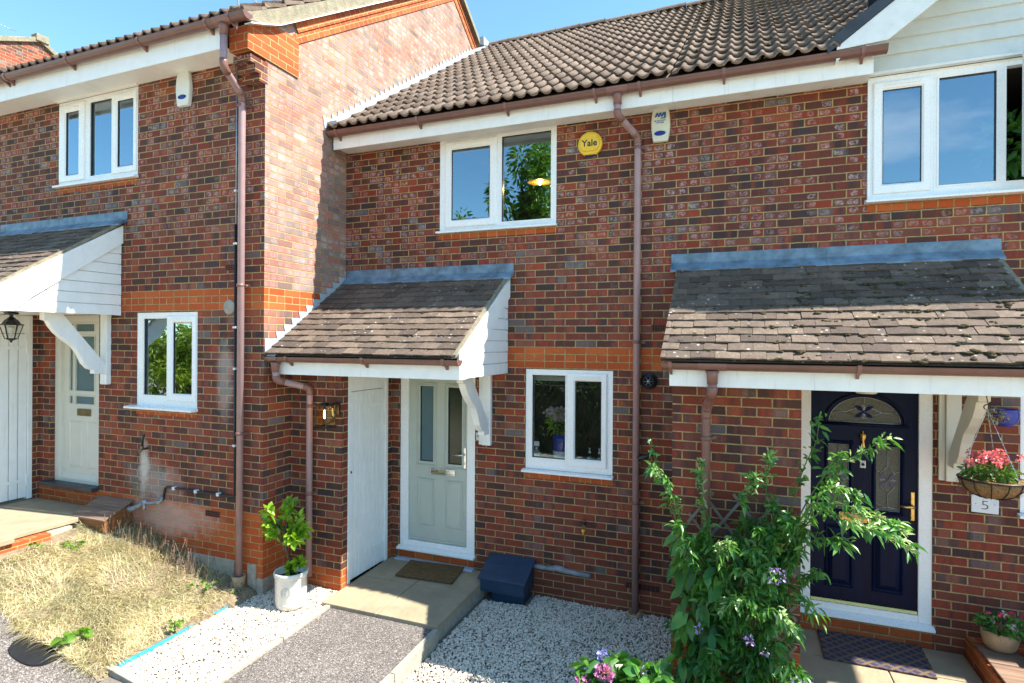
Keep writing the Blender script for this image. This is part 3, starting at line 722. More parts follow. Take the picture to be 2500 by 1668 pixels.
def plaintiles(par, x0, x1, ye, ze, yr, zr, gauge=0.108, tw=0.178, seed=2, skew=None, mat='plaintile'):
    rn = random.Random(seed); m = MB(); L_ = math.hypot(yr-ye, zr-ze); dy, dz = (yr-ye)/L_, (zr-ze)/L_; ny, nz_ = -dz, dy
    n = int(round(L_/gauge)); gauge = L_/n
    for rI in range(n):
        off = (rI % 2)*tw/2; k0 = int(math.floor((x0-off)/tw)); k1 = int(math.ceil((x1-off)/tw))
        for k in range(k0, k1):
            a = max(x0, k*tw+off+0.0012); b = min(x1, (k+1)*tw+off-0.0012)
            if b-a < 0.02: continue
            j = rn.uniform(-0.0055, 0.0055); l = 0.019+rn.uniform(0, 0.0065); tl = rn.uniform(-0.0028, 0.0028); s0 = rI*gauge+j; s1 = (rI+1)*gauge+0.05; th = 0.0135
            P_ = []
            for s_, h in ((s0, l-th), (s0, l), (s1, l-0.017)):
                for q, x in enumerate((a, (a+b)/2, b)):
                    hh = h+(tl if q == 0 else -tl if q == 2 else 0.0022); jj = (0.0 if q == 1 else rn.uniform(-.0025, .0025)) if s_ == s0 else 0
                    P_.append((x, ye+dy*(s_+jj)+ny*hh, ze+dz*(s_+jj)+nz_*hh))
            i = m.add(P_); V0 = rI*gauge+0.004; V1 = rI*gauge+gauge*0.96
            for q in (0, 1):
                ua, ub = ((a+0.002), (a+b)/2) if q == 0 else ((a+b)/2, b-0.002)
                m.face((i+q, i+q+1, i+4+q, i+3+q), uv=[(ua, V0), (ub, V0), (ub, V0), (ua, V0)])
                m.face((i+3+q, i+4+q, i+7+q, i+6+q), uv=[(ua, V0), (ub, V0), (ub, V1), (ua, V1)])
            m.face((i, i+3, i+6), uv=[(a, V0)]*3); m.face((i+2, i+8, i+5), uv=[(b, V0)]*3)
    m.poly([(x0, ye+0.01, ze-0.012), (x1, ye+0.01, ze-0.012), (x1, yr, zr-0.012), (x0, yr, zr-0.012)], uv=[(0, 0)]*4)
    return m.build('tiles', mat, par)
def mosslumps(par, n, x0, x1, ye, ze, yr, zr, gauge, seed, size=(0.006, 0.02), dens=None):
    rn = random.Random(seed); m = MB(); L_ = math.hypot(yr-ye, zr-ze); dy, dz = (yr-ye)/L_, (zr-ze)/L_; ny, nz_ = -dz, dy
    nr = max(1, int(round(L_/gauge))); g = L_/nr
    for _ in range(n):
        x = rn.uniform(x0, x1)
        if dens is not None and rn.random() > dens(x): continue
        s_ = (rn.randrange(nr)+ (rn.gauss(0, 0.08) if rn.random() < 0.75 else rn.random()))*g
        s_ = min(max(s_, 0), L_-0.05); q = rn.uniform(*size)*(1 if rn.random() < 0.85 else 1.7)
        for k in range(rn.choice((1, 2, 3))):
            a, b = x+rn.gauss(0, q), s_+rn.gauss(0, q*0.5); h = 0.018
            m.sphere((a, ye+dy*b+ny*h, ze+dz*b+nz_*h), (q*rn.uniform(.7, 1.4), q*rn.uniform(.6, 1.1), q*rn.uniform(.4, .7)), 6, 4, 0.5)
    return tag(m.build('moss', 'moss', par), kind='stuff')
# ------------------------------------------------------------------ ground
def gz(X, Y): return 0.08+0.22*(-4.65-X)+0.06*(Y-3.1)
def sheet(name, pts, mat, zf=None, n=1, kind='structure'):
    m = MB(); m.poly(pts); o = m.build(name, mat); tag(o, kind=kind); return o
def gridsheet(name, x0, x1, y0, y1, zf, mat, n=20, kind='structure'):
    m = MB(); nx = max(1, int((x1-x0)/0.1)); ny = max(1, int((y1-y0)/0.1))
    nx, ny = min(nx, 60), min(ny, 60)
    m.add([(x0+(x1-x0)*i/nx, y0+(y1-y0)*j/ny, zf(x0+(x1-x0)*i/nx, y0+(y1-y0)*j/ny)) for j in range(ny+1) for i in range(nx+1)])
    for j in range(ny):
        for i in range(nx): a = j*(nx+1)+i; m.face((a, a+1, a+nx+2, a+nx+1), smooth=True)
    o = m.build(name, mat); return tag(o, kind=kind)
m = MB(); m.poly([(-600, -600, -0.35), (600, -600, -0.35), (600, 600, -0.35), (-600, 600, -0.35)]); tag(m.build('ground', 'ground'), kind='structure')
def lawnz(x, y): return gz(x, y)+0.012*math.sin(x*5.1+y*3)+0.012*math.sin(x*2.3-y*6.1)
gridsheet('lawn', -6.80, -4.63, 3.0, 4.565, lawnz, 'lawnsoil')
gridsheet('asphalt_path', -9.6, -4.60, 1.5, 3.03, lambda x, y: gz(x, y)-0.01, 'asphalt')
gridsheet('front_yard', -22, 12, -8.0, 1.55, lambda x, y: -0.06, 'yard')
def gravz(x, y): return 0.045+0.035*(y-3.1)*0.9+0.01*math.sin(x*7)+0.04*max(0, -4.2-x)
m = MB(); n_ = 32
for k in range(n_):
    y0_, y1_ = 3.0+1.56*k/n_, 3.0+1.56*(k+1)/n_; w0, w1 = (0.016 if y0_ < 4.24 else .09), (0.016 if y1_ < 4.24 else .09)
    m.poly([(-4.632, y0_, lawnz(-4.63, y0_)), (-4.632+w0, y0_, gravz(-4.6, y0_)-.012), (-4.632+w1, y1_, gravz(-4.6, y1_)-.012), (-4.632, y1_, lawnz(-4.63, y1_))])
tag(m.build('soil_bank', 'lawnsoil', None), kind='structure')
def gravrz(x, y): return -0.045+0.02*max(0.0, min(1.0, (y-4.5)))+0.008*math.sin(x*5+y*3)
gridsheet('gravel_bed', -4.66, -3.74, 2.4, 4.95, lambda x, y: gravz(x, y)-0.012, 'gravelbed')
gridsheet('gravel_bed', -2.56, -0.40, 1.6, 5.88, lambda x, y: gravrz(x, y)-0.012, 'gravelbed')
def pathz(x, y): return 0.035+0.03*(y-3.1)
gridsheet('asphalt_path', -3.72, -2.56, 0.5, 4.66, pathz, 'asphalt')
gridsheet('planting_bed', -0.9, 0.5, 1.6, 4.9, lambda x, y: -0.03, 'soil')
# kerb edgings
def edging(name, label, pts, w, h, mat, cat='edging', group=None):
    m = MB()
    for (a, b) in zip(pts, pts[1:]):
        a = Vector(a); b = Vector(b); d = (b-a); d.z = 0; d.normalize(); nrm = Vector((-d.y, d.x, 0))*w/2; g = d*0.004
        p = [a+nrm+g, a-nrm+g, b-nrm-g, b+nrm-g]
        m.hexa([(q.x, q.y, q.z-h) for q in p]+[tuple(q) for q in p])
    o = m.build(name, mat, None, bevel=0.006); return tag(o, label, cat, group)
edging('kerb_edging', 'narrow concrete edging between white gravel strip and asphalt path', [(-3.74, 2.2, .06), (-3.74, 3.1, .075), (-3.74, 4.0, .09), (-3.75, 4.66, .105)], 0.05, 0.14, 'concrete', 'kerb')
edging('kerb_edging', 'concrete edging on the right of the asphalt path above shaded gravel', [(-2.535, 2.2, .055), (-2.535, 3.1, .07), (-2.535, 3.9, .085), (-2.54, 4.615, .105)], 0.05, 0.16, 'concrete', 'kerb')
edging('kerb_edging', 'short concrete edging at the front end of the white gravel strip', [(-4.68, 3.13, .100), (-4.2, 3.08, .075), (-3.775, 3.04, .072)], 0.06, 0.16, 'concrete', 'kerb')
m = MB()
pts = [(-4.625, 3.17), (-4.615, 3.6), (-4.63, 3.95), (-4.61, 4.24)]
for a, b in zip(pts, pts[1:]):
    m.hexa([(a[0]-.006, a[1], 0.02), (a[0]+.004, a[1], 0.02), (b[0]+.004, b[1], 0.05), (b[0]-.006, b[1], 0.05), (a[0]-.012, a[1], .092+.024*(a[1]-3.1)), (a[0]-.002, a[1], .094+.024*(a[1]-3.1)), (b[0]-.002, b[1], .094+.024*(b[1]-3.1)), (b[0]-.012, b[1], .092+.024*(b[1]-3.1))])
tag(m.build('lawn_edging', 'cyan', None), 'bright turquoise plastic edging strip between dry grass and gravel', 'edging')

# paving of the middle house: four slabs on a mortar bed
sl_ = thing('paved_step', 'sandy paving slabs in front of the sage green door', 'paving', (-3.2, 5.2, 0))
xs = [-3.835, -3.19, -2.535]; ys = [4.63, 5.30, 5.875]
for i in range(2):
    for j in range(2):
        a, b, c, d = xs[i]+.004, xs[i+1]-.004, ys[j]+.004, ys[j+1]-.004
        z = lambda x, y: 0.118+0.026*(y-4.6)
        m = MB(); m.hexa([(a, c, z(a, c)-.045), (b, c, z(b, c)-.045), (b, d, z(b, d)-.045), (a, d, z(a, d)-.045), (a, c, z(a, c)), (b, c, z(b, c)), (b, d, z(b, d)), (a, d, z(a, d))])
        m.build('slab', 'slab', sl_, bevel=0.006)
m = MB(); m.box(-3.825, -2.55, 4.645, 5.87, -0.2, 0.068); m.build('mortar_bed', 'concrete', sl_)
m = MB(); m.box(-3.835, -2.54, 4.64, 5.87, 0.070, 0.112); m.build('joint_mortar', 'concrete', sl_)
sR = thing('paved_step', 'sandy paving in front of the navy blue door under the right hand canopy', 'paving', (1.0, 5.2, 0))
for a, b in ((0.40, 1.10), (1.105, 1.745)):
    for c, d in ((4.2, 4.80), (4.805, 5.40), (5.405, 5.875)):
        m = MB(); m.box(a+.003, b-.003, c+.003, d-.003, .06, 0.115); m.build('slab', 'slab', sR, bevel=0.006)
m = MB(); m.box(0.40, 1.745, 4.21, 5.87, -0.2, 0.104); m.build('mortar_bed', 'concrete', sR)
sL = thing('raised_paved_step', 'raised pale slab landing on brick by the cream half glazed door', 'paving', (-7.5, 4.0, 0))
for (a, b, c, d) in ((-9.2, -7.95, 3.50, 4.56), (-7.945, -6.83, 3.56, 4.56), (-9.2, -7.95, 2.6, 3.495), (-7.945, -6.70, 2.6, 3.555)):
    xx = b if b < -7 else b
    m = MB(); m.hexa([(a+.003, c+.003, .665), (b-.003, c+.003, .665), (b-.003, d-.003, .665), (a+.003, d-.003, .665), (a+.003, c+.003, .712), (b-.003, c+.003, .712), (b-.003, d-.003, .722), (a+.003, d-.003, .722)])
    m.build('slab', 'slab', sL, bevel=0.008)
m = MB(); m.box(-9.2, -6.745, 2.62, 3.9, 0.1, 0.655); m.build('brick_riser', 'brick_orange', sL, autouv=True)
m = MB(); m.box(-9.2, -6.80, 3.905, 4.15, 0.1, 0.655); m.build('rubble_riser', 'concrete', sL, bevel=0.01)

# ------------------------------------------------------------------ canopy module (values are those of the middle house; dy, dz shift it)
def canopy(par, x0, x1, cheek, dy, dz, seed, brackets, outl, gx0, gx1, fx0, moss=80, tilex=None, label=None, dens=None, mossize=(0.005, 0.012), lflash=None):
    Yw = 5.88+dy
    root = MB()
    # boarded underside is the canopy body that carries the rest
    root.box(fx0, x1-0.03, 4.685+dy, 5.872+dy, 2.372+dz, 2.392+dz)
    p = root.build('canopy', 'paint', par); 
    if label: p['label'] = label
    m = MB(); m.box(fx0, x1-0.001, 4.66+dy, 4.683+dy, 2.350+dz, 2.505+dz); m.build('fascia', 'paint', p, bevel=0.003)
    t = plaintiles(par, x0, x1-0.02, 4.585+dy, 2.555+dz, 5.868+dy, 3.415+dz, seed=seed); t.parent = p; t.name = 'tiles'
    if moss:
        ms = mosslumps(par, moss, x0+.02, x1-0.05, 4.585+dy, 2.555+dz, 5.75+dy, 3.335+dz, 0.108, seed+5, size=mossize, dens=dens); ms.parent = p
    # lead flashing: upstand and apron
    lx0, lx1 = (lflash or (x0-0.02, x1+0.055)); mid = (lx0+lx1)/2+0.05
    m = MB()
    for a, b, e in ((lx0, mid, 0), (mid-0.01, lx1, 0.004)):
        pr = [(Yw-0.002, 3.555+dz), (Yw-0.008-e, 3.553+dz), (Yw-0.012-e, 3.462+dz), (Yw-0.105-e, 3.384+dz+e), (Yw-0.108, 3.370+dz), (Yw-0.002, 3.43+dz)]
        m.prism(pr, 'x', a, b)
    m.build('lead_flashing', 'lead', p, bevel=0.002)
    g = gutter(par, gx0, gx1, 4.600+dy, 2.528+dz, brackets=brackets, rr=0.050)
    if outl is not None: outlet(g, outl, 4.600+dy, 2.528+dz, 0.050, 0.055 if gx0 < -3 else 0.10)
    # near-black strip that paints the shade in the eaves gap
    m = MB(); m.box(fx0+.01, x1-0.04, 4.684+dy, 4.72+dy, 2.505+dz, 2.60+dz); m.build('eaves_shade_fill', 'void', p)
    if cheek:
        X = x1
        m = MB()      # barge board
        b = [(4.655+dy, 2.352+dz), (4.655+dy, 2.590+dz), (5.874+dy, 3.390+dz), (5.874+dy, 3.185+dz), (4.96+dy, 2.505+dz), (4.80+dy, 2.352+dz)]
        m.prism(b, 'x', X-0.004, X+0.022); m.build('barge_board', 'paint', p, bevel=0.002)
        z0 = 2.352; zz = z0; k = 0
        while zz < 3.2:      # cladding boards, each a plank lapped on the next, cut to the slope
            z1 = zz+0.118
            yl = lambda z: 4.82 + (z-2.40)/0.74 if z > 2.40 else 4.80
            ya, yb = yl(zz)-0.03, yl(z1)-0.03
            if yb < 5.86:
                m = MB(); zt = z1-0.004
                m.prism([(ya+dy, zz+dz+.002), (5.870+dy, zz+dz+.002), (5.870+dy, zt+dz), (yb+dy, zt+dz)], 'x', X-0.020, X-0.0005-(0.003 if k % 2 else 0)); m.build('cladding_board', 'paint', p, bevel=0.003)
            elif ya < 5.86:
                m = MB(); m.prism([(ya+dy, zz+dz+.002), (5.870+dy, zz+dz+.002), (5.870+dy, zt+dz)], 'x', X-0.020, X-0.0005); m.build('cladding_board', 'paint', p)
            zz = z1; k += 1
        m = MB(); m.prism([(4.70+dy, 2.41+dz), (5.86+dy, 2.41+dz), (5.86+dy, 3.36+dz), (4.70+dy, 2.59+dz)], 'x', X-0.030, X-0.022); m.build('backing', 'paint', p)
    # mortar bedding under the verge tiles
    m = MB(); m.prism([(4.60+dy, 2.545+dz), (5.862+dy, 3.395+dz), (5.862+dy, 3.428+dz), (4.60+dy, 2.578+dz)], 'x', x1-0.03, x1+0.010); m.build('verge_mortar', 'verge', p)
    return p
def gallows(par, xb, dy, dz, mat='paint', plate_w=0.105, side=1):
    """curved gallows bracket: wall plate and brace"""
    Yw = 5.88+dy
    m = MB(); m.box(xb-plate_w/2, xb+plate_w/2, Yw-0.055, Yw-0.001, 1.555+dz, 2.371+dz)
    m.box(xb-plate_w/2-0.045, xb-plate_w/2-0.001, Yw-0.030, Yw-0.001, 1.555+dz, 2.371+dz)
    b = m.build('gallows_bracket', mat, par, bevel=0.004)
    w = 0.038; Y0 = Yw-0.056
    lower = [(-.640, -.0), (-.640, -.088), (-.598, -.100), (-.575, -.150), (-.52, -.225), (-.44, -.300), (-.345, -.370), (-.285, -.455), (-.235, -.565), (-.18, -.625), (-.125, -.645), (-.125, -.685), (-.001, -.688), (-.001, -.575), (-.47, 0.0)]
    m = MB(); m.prism([(Y0+a, 2.371+dz+c) for a, c in lower], 'x', xb-w, xb+w); m.build('brace', mat, b, bevel=0.004)
    return b

# ================================================================== MIDDLE HOUSE
H3 = thing('terraced_house', 'middle terraced house with sage green front door and shallow tiled canopy', 'house', (-2.0, 5.88, 0), 'terraced brick houses')
H5 = thing('terraced_house', 'right hand terraced house with navy front door and white boarded gable', 'house', (2.0, 5.88, 0), 'terraced brick houses')
HL = thing('terraced_house', 'left hand terraced house standing forward with cream half glazed door', 'house', (-7.0, 4.57, 0), 'terraced brick houses')
PX = -0.60      # party line between middle and right house
w3u = (-3.222, -1.822, 3.96, 5.02); w3g = (-2.155, -1.208, 1.335, 2.405); d3 = (-3.73, -2.755, 0.27, 2.38)
w5u = (1.026, 2.62, 3.955, 5.02); d5 = (0.50, 1.525, 0.275, 2.38); w5g = (2.115, 3.06, 1.335, 2.405)
m = MB(); wallfront(m, -4.522, PX, -0.1, 5.03, 5.88, [w3u, w3g, d3]); m.build('front_wall', 'brick_mid', H3, autouv=True)
m = MB(); wallfront(m, PX, 6.4, -0.1, 5.03, 5.88, [w5u, w5g, d5]); m.build('front_wall', 'brick_mid', H5, autouv=True)
m = MB(); m.box(-4.515, 6.4, 14.2, 14.3, -0.1, 5.03); m.build('rear_wall', 'brick_mid', H5, autouv=True)
m = MB(); m.prism([(5.9, -0.1), (14.2, -0.1), (14.2, 5.0), (10.0, 8.0), (5.9, 5.0)], 'x', 6.40, 6.5); m.build('side_wall', 'brick_mid', H5, autouv=True)
m = MB(); m.box(-4.51, 6.39, 8.2, 8.25, -0.1, 5.0); m.build('inner_wall', 'room', H5)
m = MB(); m.box(-4.51, 6.39, 5.99, 14.1, 5.06, 5.10); m.build('ceiling', 'room', H3)

# main roof, shared line of the middle and right house
ROOF = dict(ye=5.495, ze=5.155, yr=9.93, zr=8.20)
pantiles(H3, -4.47, PX, seed=3, **ROOF)
pantiles(H5, PX, 3.4, seed=4, clip=lambda x: 0.0 if x < 0.76 else (x-0.76)*1.30, **ROOF)
m = MB(); m.poly([(-4.5, 9.93, 8.19), (6.4, 9.93, 8.19), (6.4, 14.4, 5.1), (-4.5, 14.4, 5.1)], uv=[(0, 0), (9, 0), (9, 5), (0, 5)]); m.build('rear_roof', 'rooftile', H3)
x = -4.42; m = MB(); rn = random.Random(3)
while x < 4:
    e = rn.uniform(-.008, .008)
    for k in range(8):
        t0, t1 = math.pi*k/8, math.pi*(k+1)/8
        a = [(x, 9.93-math.cos(t)*0.125, 8.185+e+math.sin(t)*0.10) for t in (t0, t1)]; b = [(x+0.44, q[1], q[2]+0.008) for q in a]
        m.poly([a[0], b[0], b[1], a[1]], uv=[(x, 0), (x+.44, 0), (x+.44, .1), (x, .1)])
    x += 0.445
m.build('ridge_tiles', 'rooftile', H3)
mosslumps(H3, 190, -4.3, PX, 5.495, 5.165, 9.9, 8.2, 0.32, 9, size=(0.006, 0.016), dens=lambda x: 0.15+0.85*(x+4.3)/3.7)
mosslumps(H5, 210, PX, 0.8, 5.495, 5.165, 9.9, 8.2, 0.32, 10, size=(0.007, 0.018))
for par, a, b in ((H3, -4.495, PX-0.001), (H5, PX+0.001, 1.022)):
    m = MB(); m.box(a, b, 5.600, 5.620, 4.955, 5.135); o = m.build('fascia', 'paint', par, bevel=0.003)
    m = MB(); m.box(a, b, 5.621, 5.878, 4.990, 5.000); m.build('soffit', 'paint_old', par)
m = MB(); m.box(-0.148, -0.140, 5.597, 5.601, 4.956, 5.13); m.box(-0.118, -0.112, 5.597, 5.601, 4.956, 5.13); m.build('fascia_joint', 'paint_old', H5)
g3 = gutter(H3, -4.50, 1.10, 5.540, 5.135, brackets=(-4.38, -3.3, -2.26, -1.33, -0.9, -0.15, 0.93), caps=(True, True))
g3['label'] = 'long brown gutter along the main eaves'
outlet(g3, -1.11, 5.540, 5.135, w=0.10)
downpipe(H3, [(-1.11, 5.54, 4.99), (-1.11, 5.54, 4.88), (-0.962, 5.828, 4.745), (-0.962, 5.828, 0.02)], 'pvcfaded', (4.64, 2.70, 1.10), wallY=5.88)
m = MB(); m.lathe((-0.962, 5.828, 0), [(0.052, -0.03), (0.056, 0.004), (0.075, 0.008), (0.078, -0.03)], 22); m.build('drain_collar', 'terracotta', H3)

# windows of the middle house
window(H3, *w3u, 5.88, fixed=[(-2.455, -1.885, 4.015, 4.955)], sashes=[(-3.150, -2.509, 3.995, 4.965, -3.071, -2.598, 4.075, 4.875)], mull=(-2.482,), label='wide first floor window with a sash on its left', blind=0.10, room=2.4)
m = MB(); m.box(-3.235, -1.81, 5.845, 5.879, 5.021, 5.04); m.build('head_board', 'paint_old', H3)
sillcourse(H3, -3.235, -1.82, 3.922, 5.88)
wg = window(H3, *w3g, 5.88, fixed=[(-2.082, -1.712, 1.455, 2.345)], sashes=[(-1.694, -1.269, 1.395, 2.368, -1.606, -1.328, 1.478, 2.290)], mull=(-1.70,), label='square ground floor window with flowers and bottles inside', glass='glassg', blind=0.10, sillx=(0.01, 0.0))
sillcourse(H3, -2.155, -1.205, 1.298, 5.88)
# door of the middle house
def doorframe(par, d, Y, w=0.095, mat='upvc', sillz=True):
    m = MB(); a, b, c, dd = d; frame(m, a, b, c+0.04, dd, w, Y+0.008, Y+0.075, wb=0.06, wt=0.07)
    o = m.build('door', mat, par, bevel=0.004)
    m = MB(); frame(m, a+w-0.016, b-w+0.016, c+0.10, dd-0.06, 0.022, Y+0.076, Y+0.088); m.build('door_stop', mat, o)
    if sillz: m = MB(); m.prism([(Y-0.055, c-0.005), (Y-0.055, c+0.018), (Y+0.02, c+0.039), (Y+0.07, c+0.039), (Y+0.07, c-0.005)], 'x', a-0.012, b+0.012); m.build('threshold', mat, o, bevel=0.004)
    return o
D3 = doorframe(H3, d3, 5.88, w=0.105)
D3['label'] = 'sage green front door with two narrow panes'
def moulding(m, x0, x1, z0, z1, Y, w=0.022, h=0.010):
    for (a, b, c, d) in ((x0, x1, z0, z0+w), (x0, x1, z1-w, z1)): m.prism([(Y, c), (Y-h, (c+d)/2), (Y, d)], 'x', a, b)
    for (a, b) in ((x0, x0+w), (x1-w, x1)): m.prism([(a, Y), ((a+b)/2, Y-h), (b, Y)], 'z', z0, z1)
Yd = 5.918
m = MB()
gl = [(-3.479, -3.305, 1.300, 2.175), (-3.113, -2.935, 1.290, 2.170)]
for a, b, c, d in rects(-3.622, -2.862, 0.375, 2.315, gl): m.poly([(a, Yd, c), (b, Yd, c), (b, Yd, d), (a, Yd, d)])
m.build('door_leaf', 'sage', D3)
m = MB()
for a, b, c, d in gl: moulding(m, a-.050, b+.050, c-.050, d+.050, Yd, 0.024, 0.014); frame(m, a-0.018, b+0.018, c-0.018, d+0.018, 0.018, Yd-0.006, Yd+0.02)
for a, b in ((-3.512, -3.272), (-3.150, -2.905)): moulding(m, a, b, 0.555, 1.115, Yd, 0.026, 0.012); m.hexa([(a+.045, Yd, .60), (b-.045, Yd, .60), (b-.045, Yd+.002, .60), (a+.045, Yd+.002, .60), (a+.045, Yd, 1.07), (b-.045, Yd, 1.07), (b-.045, Yd+.002, 1.07), (a+.045, Yd+.002, 1.07)]); m.hexa([(a+.045, Yd-.006, .60), (b-.045, Yd-.006, .60), (b-.045, Yd, .60), (a+.045, Yd, .60), (a+.045, Yd-.006, 1.07), (b-.045, Yd-.006, 1.07), (b-.045, Yd, 1.07), (a+.045, Yd, 1.07)])
m.box(-3.61, -2.87, Yd-0.012, Yd-0.0005, 0.378, 0.405)
m.build('door_mouldings', 'sage', D3, bevel=0.002)
for i, (a, b, c, d) in enumerate(gl):
    m = MB(); m.poly([(a, Yd+.016, c), (b, Yd+.016, c), (b, Yd+.016, d), (a, Yd+.016, d)]); o = m.build('door_pane', 'obscure' if i == 0 else 'obscure_dark', D3)
    m = MB(); frame(m, a-.001, b+.001, c-.001, d+.001, 0.008, Yd+0.004, Yd+0.015); m.build('gasket', 'rubber', D3)
m = MB(); frame(m, -3.345, -3.020, 1.158, 1.228, 0.012, Yd-0.016, Yd-0.001); m.box(-3.332, -3.033, Yd-0.010, Yd-0.001, 1.171, 1.215); m.build('letterbox', 'chrome', D3, bevel=0.003)
m = MB(); m.box(-2.912, -2.882, Yd-0.012, Yd-0.001, 1.255, 1.495); m.build('handle_plate', 'chrome', D3, bevel=0.006)
m = MB(); m.tube([(-2.897, Yd-0.012, 1.412), (-2.897, Yd-0.052, 1.412), (-2.93, Yd-0.058, 1.412), (-3.03, Yd-0.056, 1.408)], [0.010, 0.010, 0.009, 0.007], 10); m.sphere((-2.897, Yd-0.014, 1.315), (0.011, 0.006, 0.014)); m.build('door_handle', 'chrome', D3)
m = MB(); m.box(-3.726, -2.758, 5.874, 5.96, 0.10, 0.266); m.build('door_riser', 'brick_orange', H3, autouv=True)
m = MB(); m.hexa([(-3.76, 5.80, .150), (-2.74, 5.79, .145), (-2.74, 5.87, .14), (-3.76, 5.87, .14), (-3.75, 5.815, .168), (-2.75, 5.805, .163), (-2.75, 5.87, .172), (-3.75, 5.87, .172)]); m.build('mortar_fillet', 'leadpale', H3, bevel=0.004)

# store cupboard under the canopy (middle house)
SX0, SX1, SY = -4.522, -3.84, 4.94
m = MB(); m.poly([(SX0, SY, -.05), (SX1, SY, -.05), (SX1, SY, 2.372), (SX0, SY, 2.372)]); m.poly([(SX1, SY, -.05), (SX1, 5.045, -.05), (SX1, 5.045, 2.372), (SX1, SY, 2.372)])
m.box(SX1-0.10, SX1-0.002, 5.80, 5.878, -.05, 2.372)
m.build('store_wall', 'brick_store', H3, autouv=True)
def plankdoor(par, X, y0, y1, z0, z1, n, ztop, hinge=1):
    """ledged plank door facing +X with frame, overpanel and strap hinges"""
    m = MB(); m.box(X-0.07, X+0.004, y0, y0+0.045, z0-0.01, ztop); m.box(X-0.07, X+0.004, y1-0.05, y1, z0-0.01, ztop)
    o = m.build('store_door', 'paint', par, bevel=0.004)
    o['label'] = 'white planked store cupboard door'
    bw = (y1-0.05-y0-0.045)/n
    for k in range(n):
        a = y0+0.045+k*bw
        q = MB(); q.box(X-0.040, X-0.012, a+0.004, a+bw-0.004, z0+0.012, z1); q.build('plank', 'paint', o, bevel=0.004)
        q = MB(); q.box(X-0.036, X-0.014, a+0.002, a+bw-0.002, z1+0.006, ztop-0.001); q.build('overpanel_board', 'paint', o, bevel=0.003)
    q = MB(); q.box(X-0.066, X-0.044, y0+0.04, y1-0.045, z0+0.012, z1); q.build('door_backing', 'void', o)
    for z in (z0+0.22, z1-0.17):
        q = MB(); q.box(X-0.012, X-0.006, y1-0.42, y1-0.052, z-0.02, z+0.02); q.box(X-0.012, X+0.006, y1-0.062, y1-0.038, z-0.07, z+0.07); q.build('strap_hinge', 'paint', o, bevel=0.002)
    return o
sd = plankdoor(H3, SX1, 5.045, 5.79, 0.135, 2.15, 8, 2.371)
m = MB(); m.lathe((SX1-0.004, 5.10, 1.30), [(0.0, -.015), (0.012, -.012), (0.016, 0), (0.012, .012), (0, .015)], 10); m.build('lock_knob', 'black', sd)

c3 = canopy(H3, -4.515, -2.36, True, 0, 0, 21, (-4.23, -3.32, -2.46), -4.40, -4.50, -2.315, -4.47, moss=60, label='shallow tiled canopy with white boarded cheek over the sage door', lflash=(-4.50, -2.30))
gallows(H3, -2.60, 0, 0)
dp3 = downpipe(H3, [(-4.40, 4.60, 2.40), (-4.40, 4.62, 2.29), (-4.215, 4.895, 2.20), (-4.215, 4.895, 0.22)], 'pvcfaded', (2.01, 1.09), wallY=4.94)
m = MB(); m.box(-2.0, -1.99, 5.87, 5.88, 4, 4.01); 
# stepped lead flashing of the canopy against the flank
def stepflash(par, pts, mat, step=0.075, X=-4.519, name='step_flashing'):
    """pts: (y,z) of the roof line from low to high; teeth follow the brick courses"""
    m = MB(); (ya, za), (yb, zb) = pts; k = (zb-za)/(yb-ya); z0 = za+0.085; poly = [(ya-.01, za+0.0), (ya-0.035, z0+0.03)]; 
    z = math.ceil((z0-0.0175)/step)*step+0.0175; out = [(ya-0.02, z)]
    y = ya-0.02
    while z < zb+0.06:
        yn = ya+(z+step-0.085-za)/k-0.045
        if yn > yb: break
        out += [(min(yn-0.0, yb), z+0.0), (min(yn-0.022, yb), z+step)]
        z += step
    poly = [(ya-.02, za-0.03)]+out+[(yb, out[-1][1]), (yb, zb-0.04)]
    m.prism(poly, 'x', X, X+0.005); return m.build(name, mat, par)
stepflash(c3, ((4.60, 2.58), (5.872, 3.43)), 'leadpale')
m = MB(); m.prism([(4.595, 2.535), (5.87, 3.395), (5.87, 3.41), (4.595, 2.55)], 'x', -4.513, -4.40); m.build('soaker', 'leadpale', c3)

m = MB(); m.box(-4.60, -4.514, 4.560, 4.935, -.15, .262); m.box(-4.72, -4.605, 4.558, 4.60, -.1, .40); m.box(-5.6, -4.90, 4.560, 4.60, -.1, .40); m.build('footing', 'concrete', HL, bevel=0.008)
# ================================================================== RIGHT HOUSE
window(H5, *w5u, 5.845, fixed=[(1.544, 1.939, 4.035, 4.940)], sashes=[(1.066, 1.486, 4.0, 4.965, 1.137, 1.422, 4.080, 4.895)], mull=(1.515,), label='wide first floor window under the white boards, partly open', blind=0, room=2.0) if False else None
def w5():
    Y = 5.845
    w = window(H5, *w5u, Y, fixed=[(1.544, 1.939, 4.035, 4.940), (2.004, 2.50, 4.030, 4.965)], sashes=[(1.066, 1.486, 4.0, 4.965, 1.137, 1.422, 4.080, 4.895)], mull=(1.515,), label='wide first floor window under the white boards, right casement open', blind=0, room=2.0)
    return w
W5 = w5()
for ch in list(W5.children):      # the right opening has no fixed glass: its casement stands open
    if ch.name.startswith('glass') or ch.name.startswith('gasket') or ch.name.startswith('glazing_bead'):
        xs_ = [v.co.x for v in ch.data.vertices]
        if min(xs_)+2.0 > 1.97: bpy.data.objects.remove(ch, do_unlink=True)
m = MB()      # open casement swung outward about its right edge
hx, hy = 2.52, 5.850; an = rad(21)
def cas(u_, v_, z): return (hx-math.cos(an)*u_-math.sin(an)*v_*0, hy-math.sin(an)*u_-v_, z)
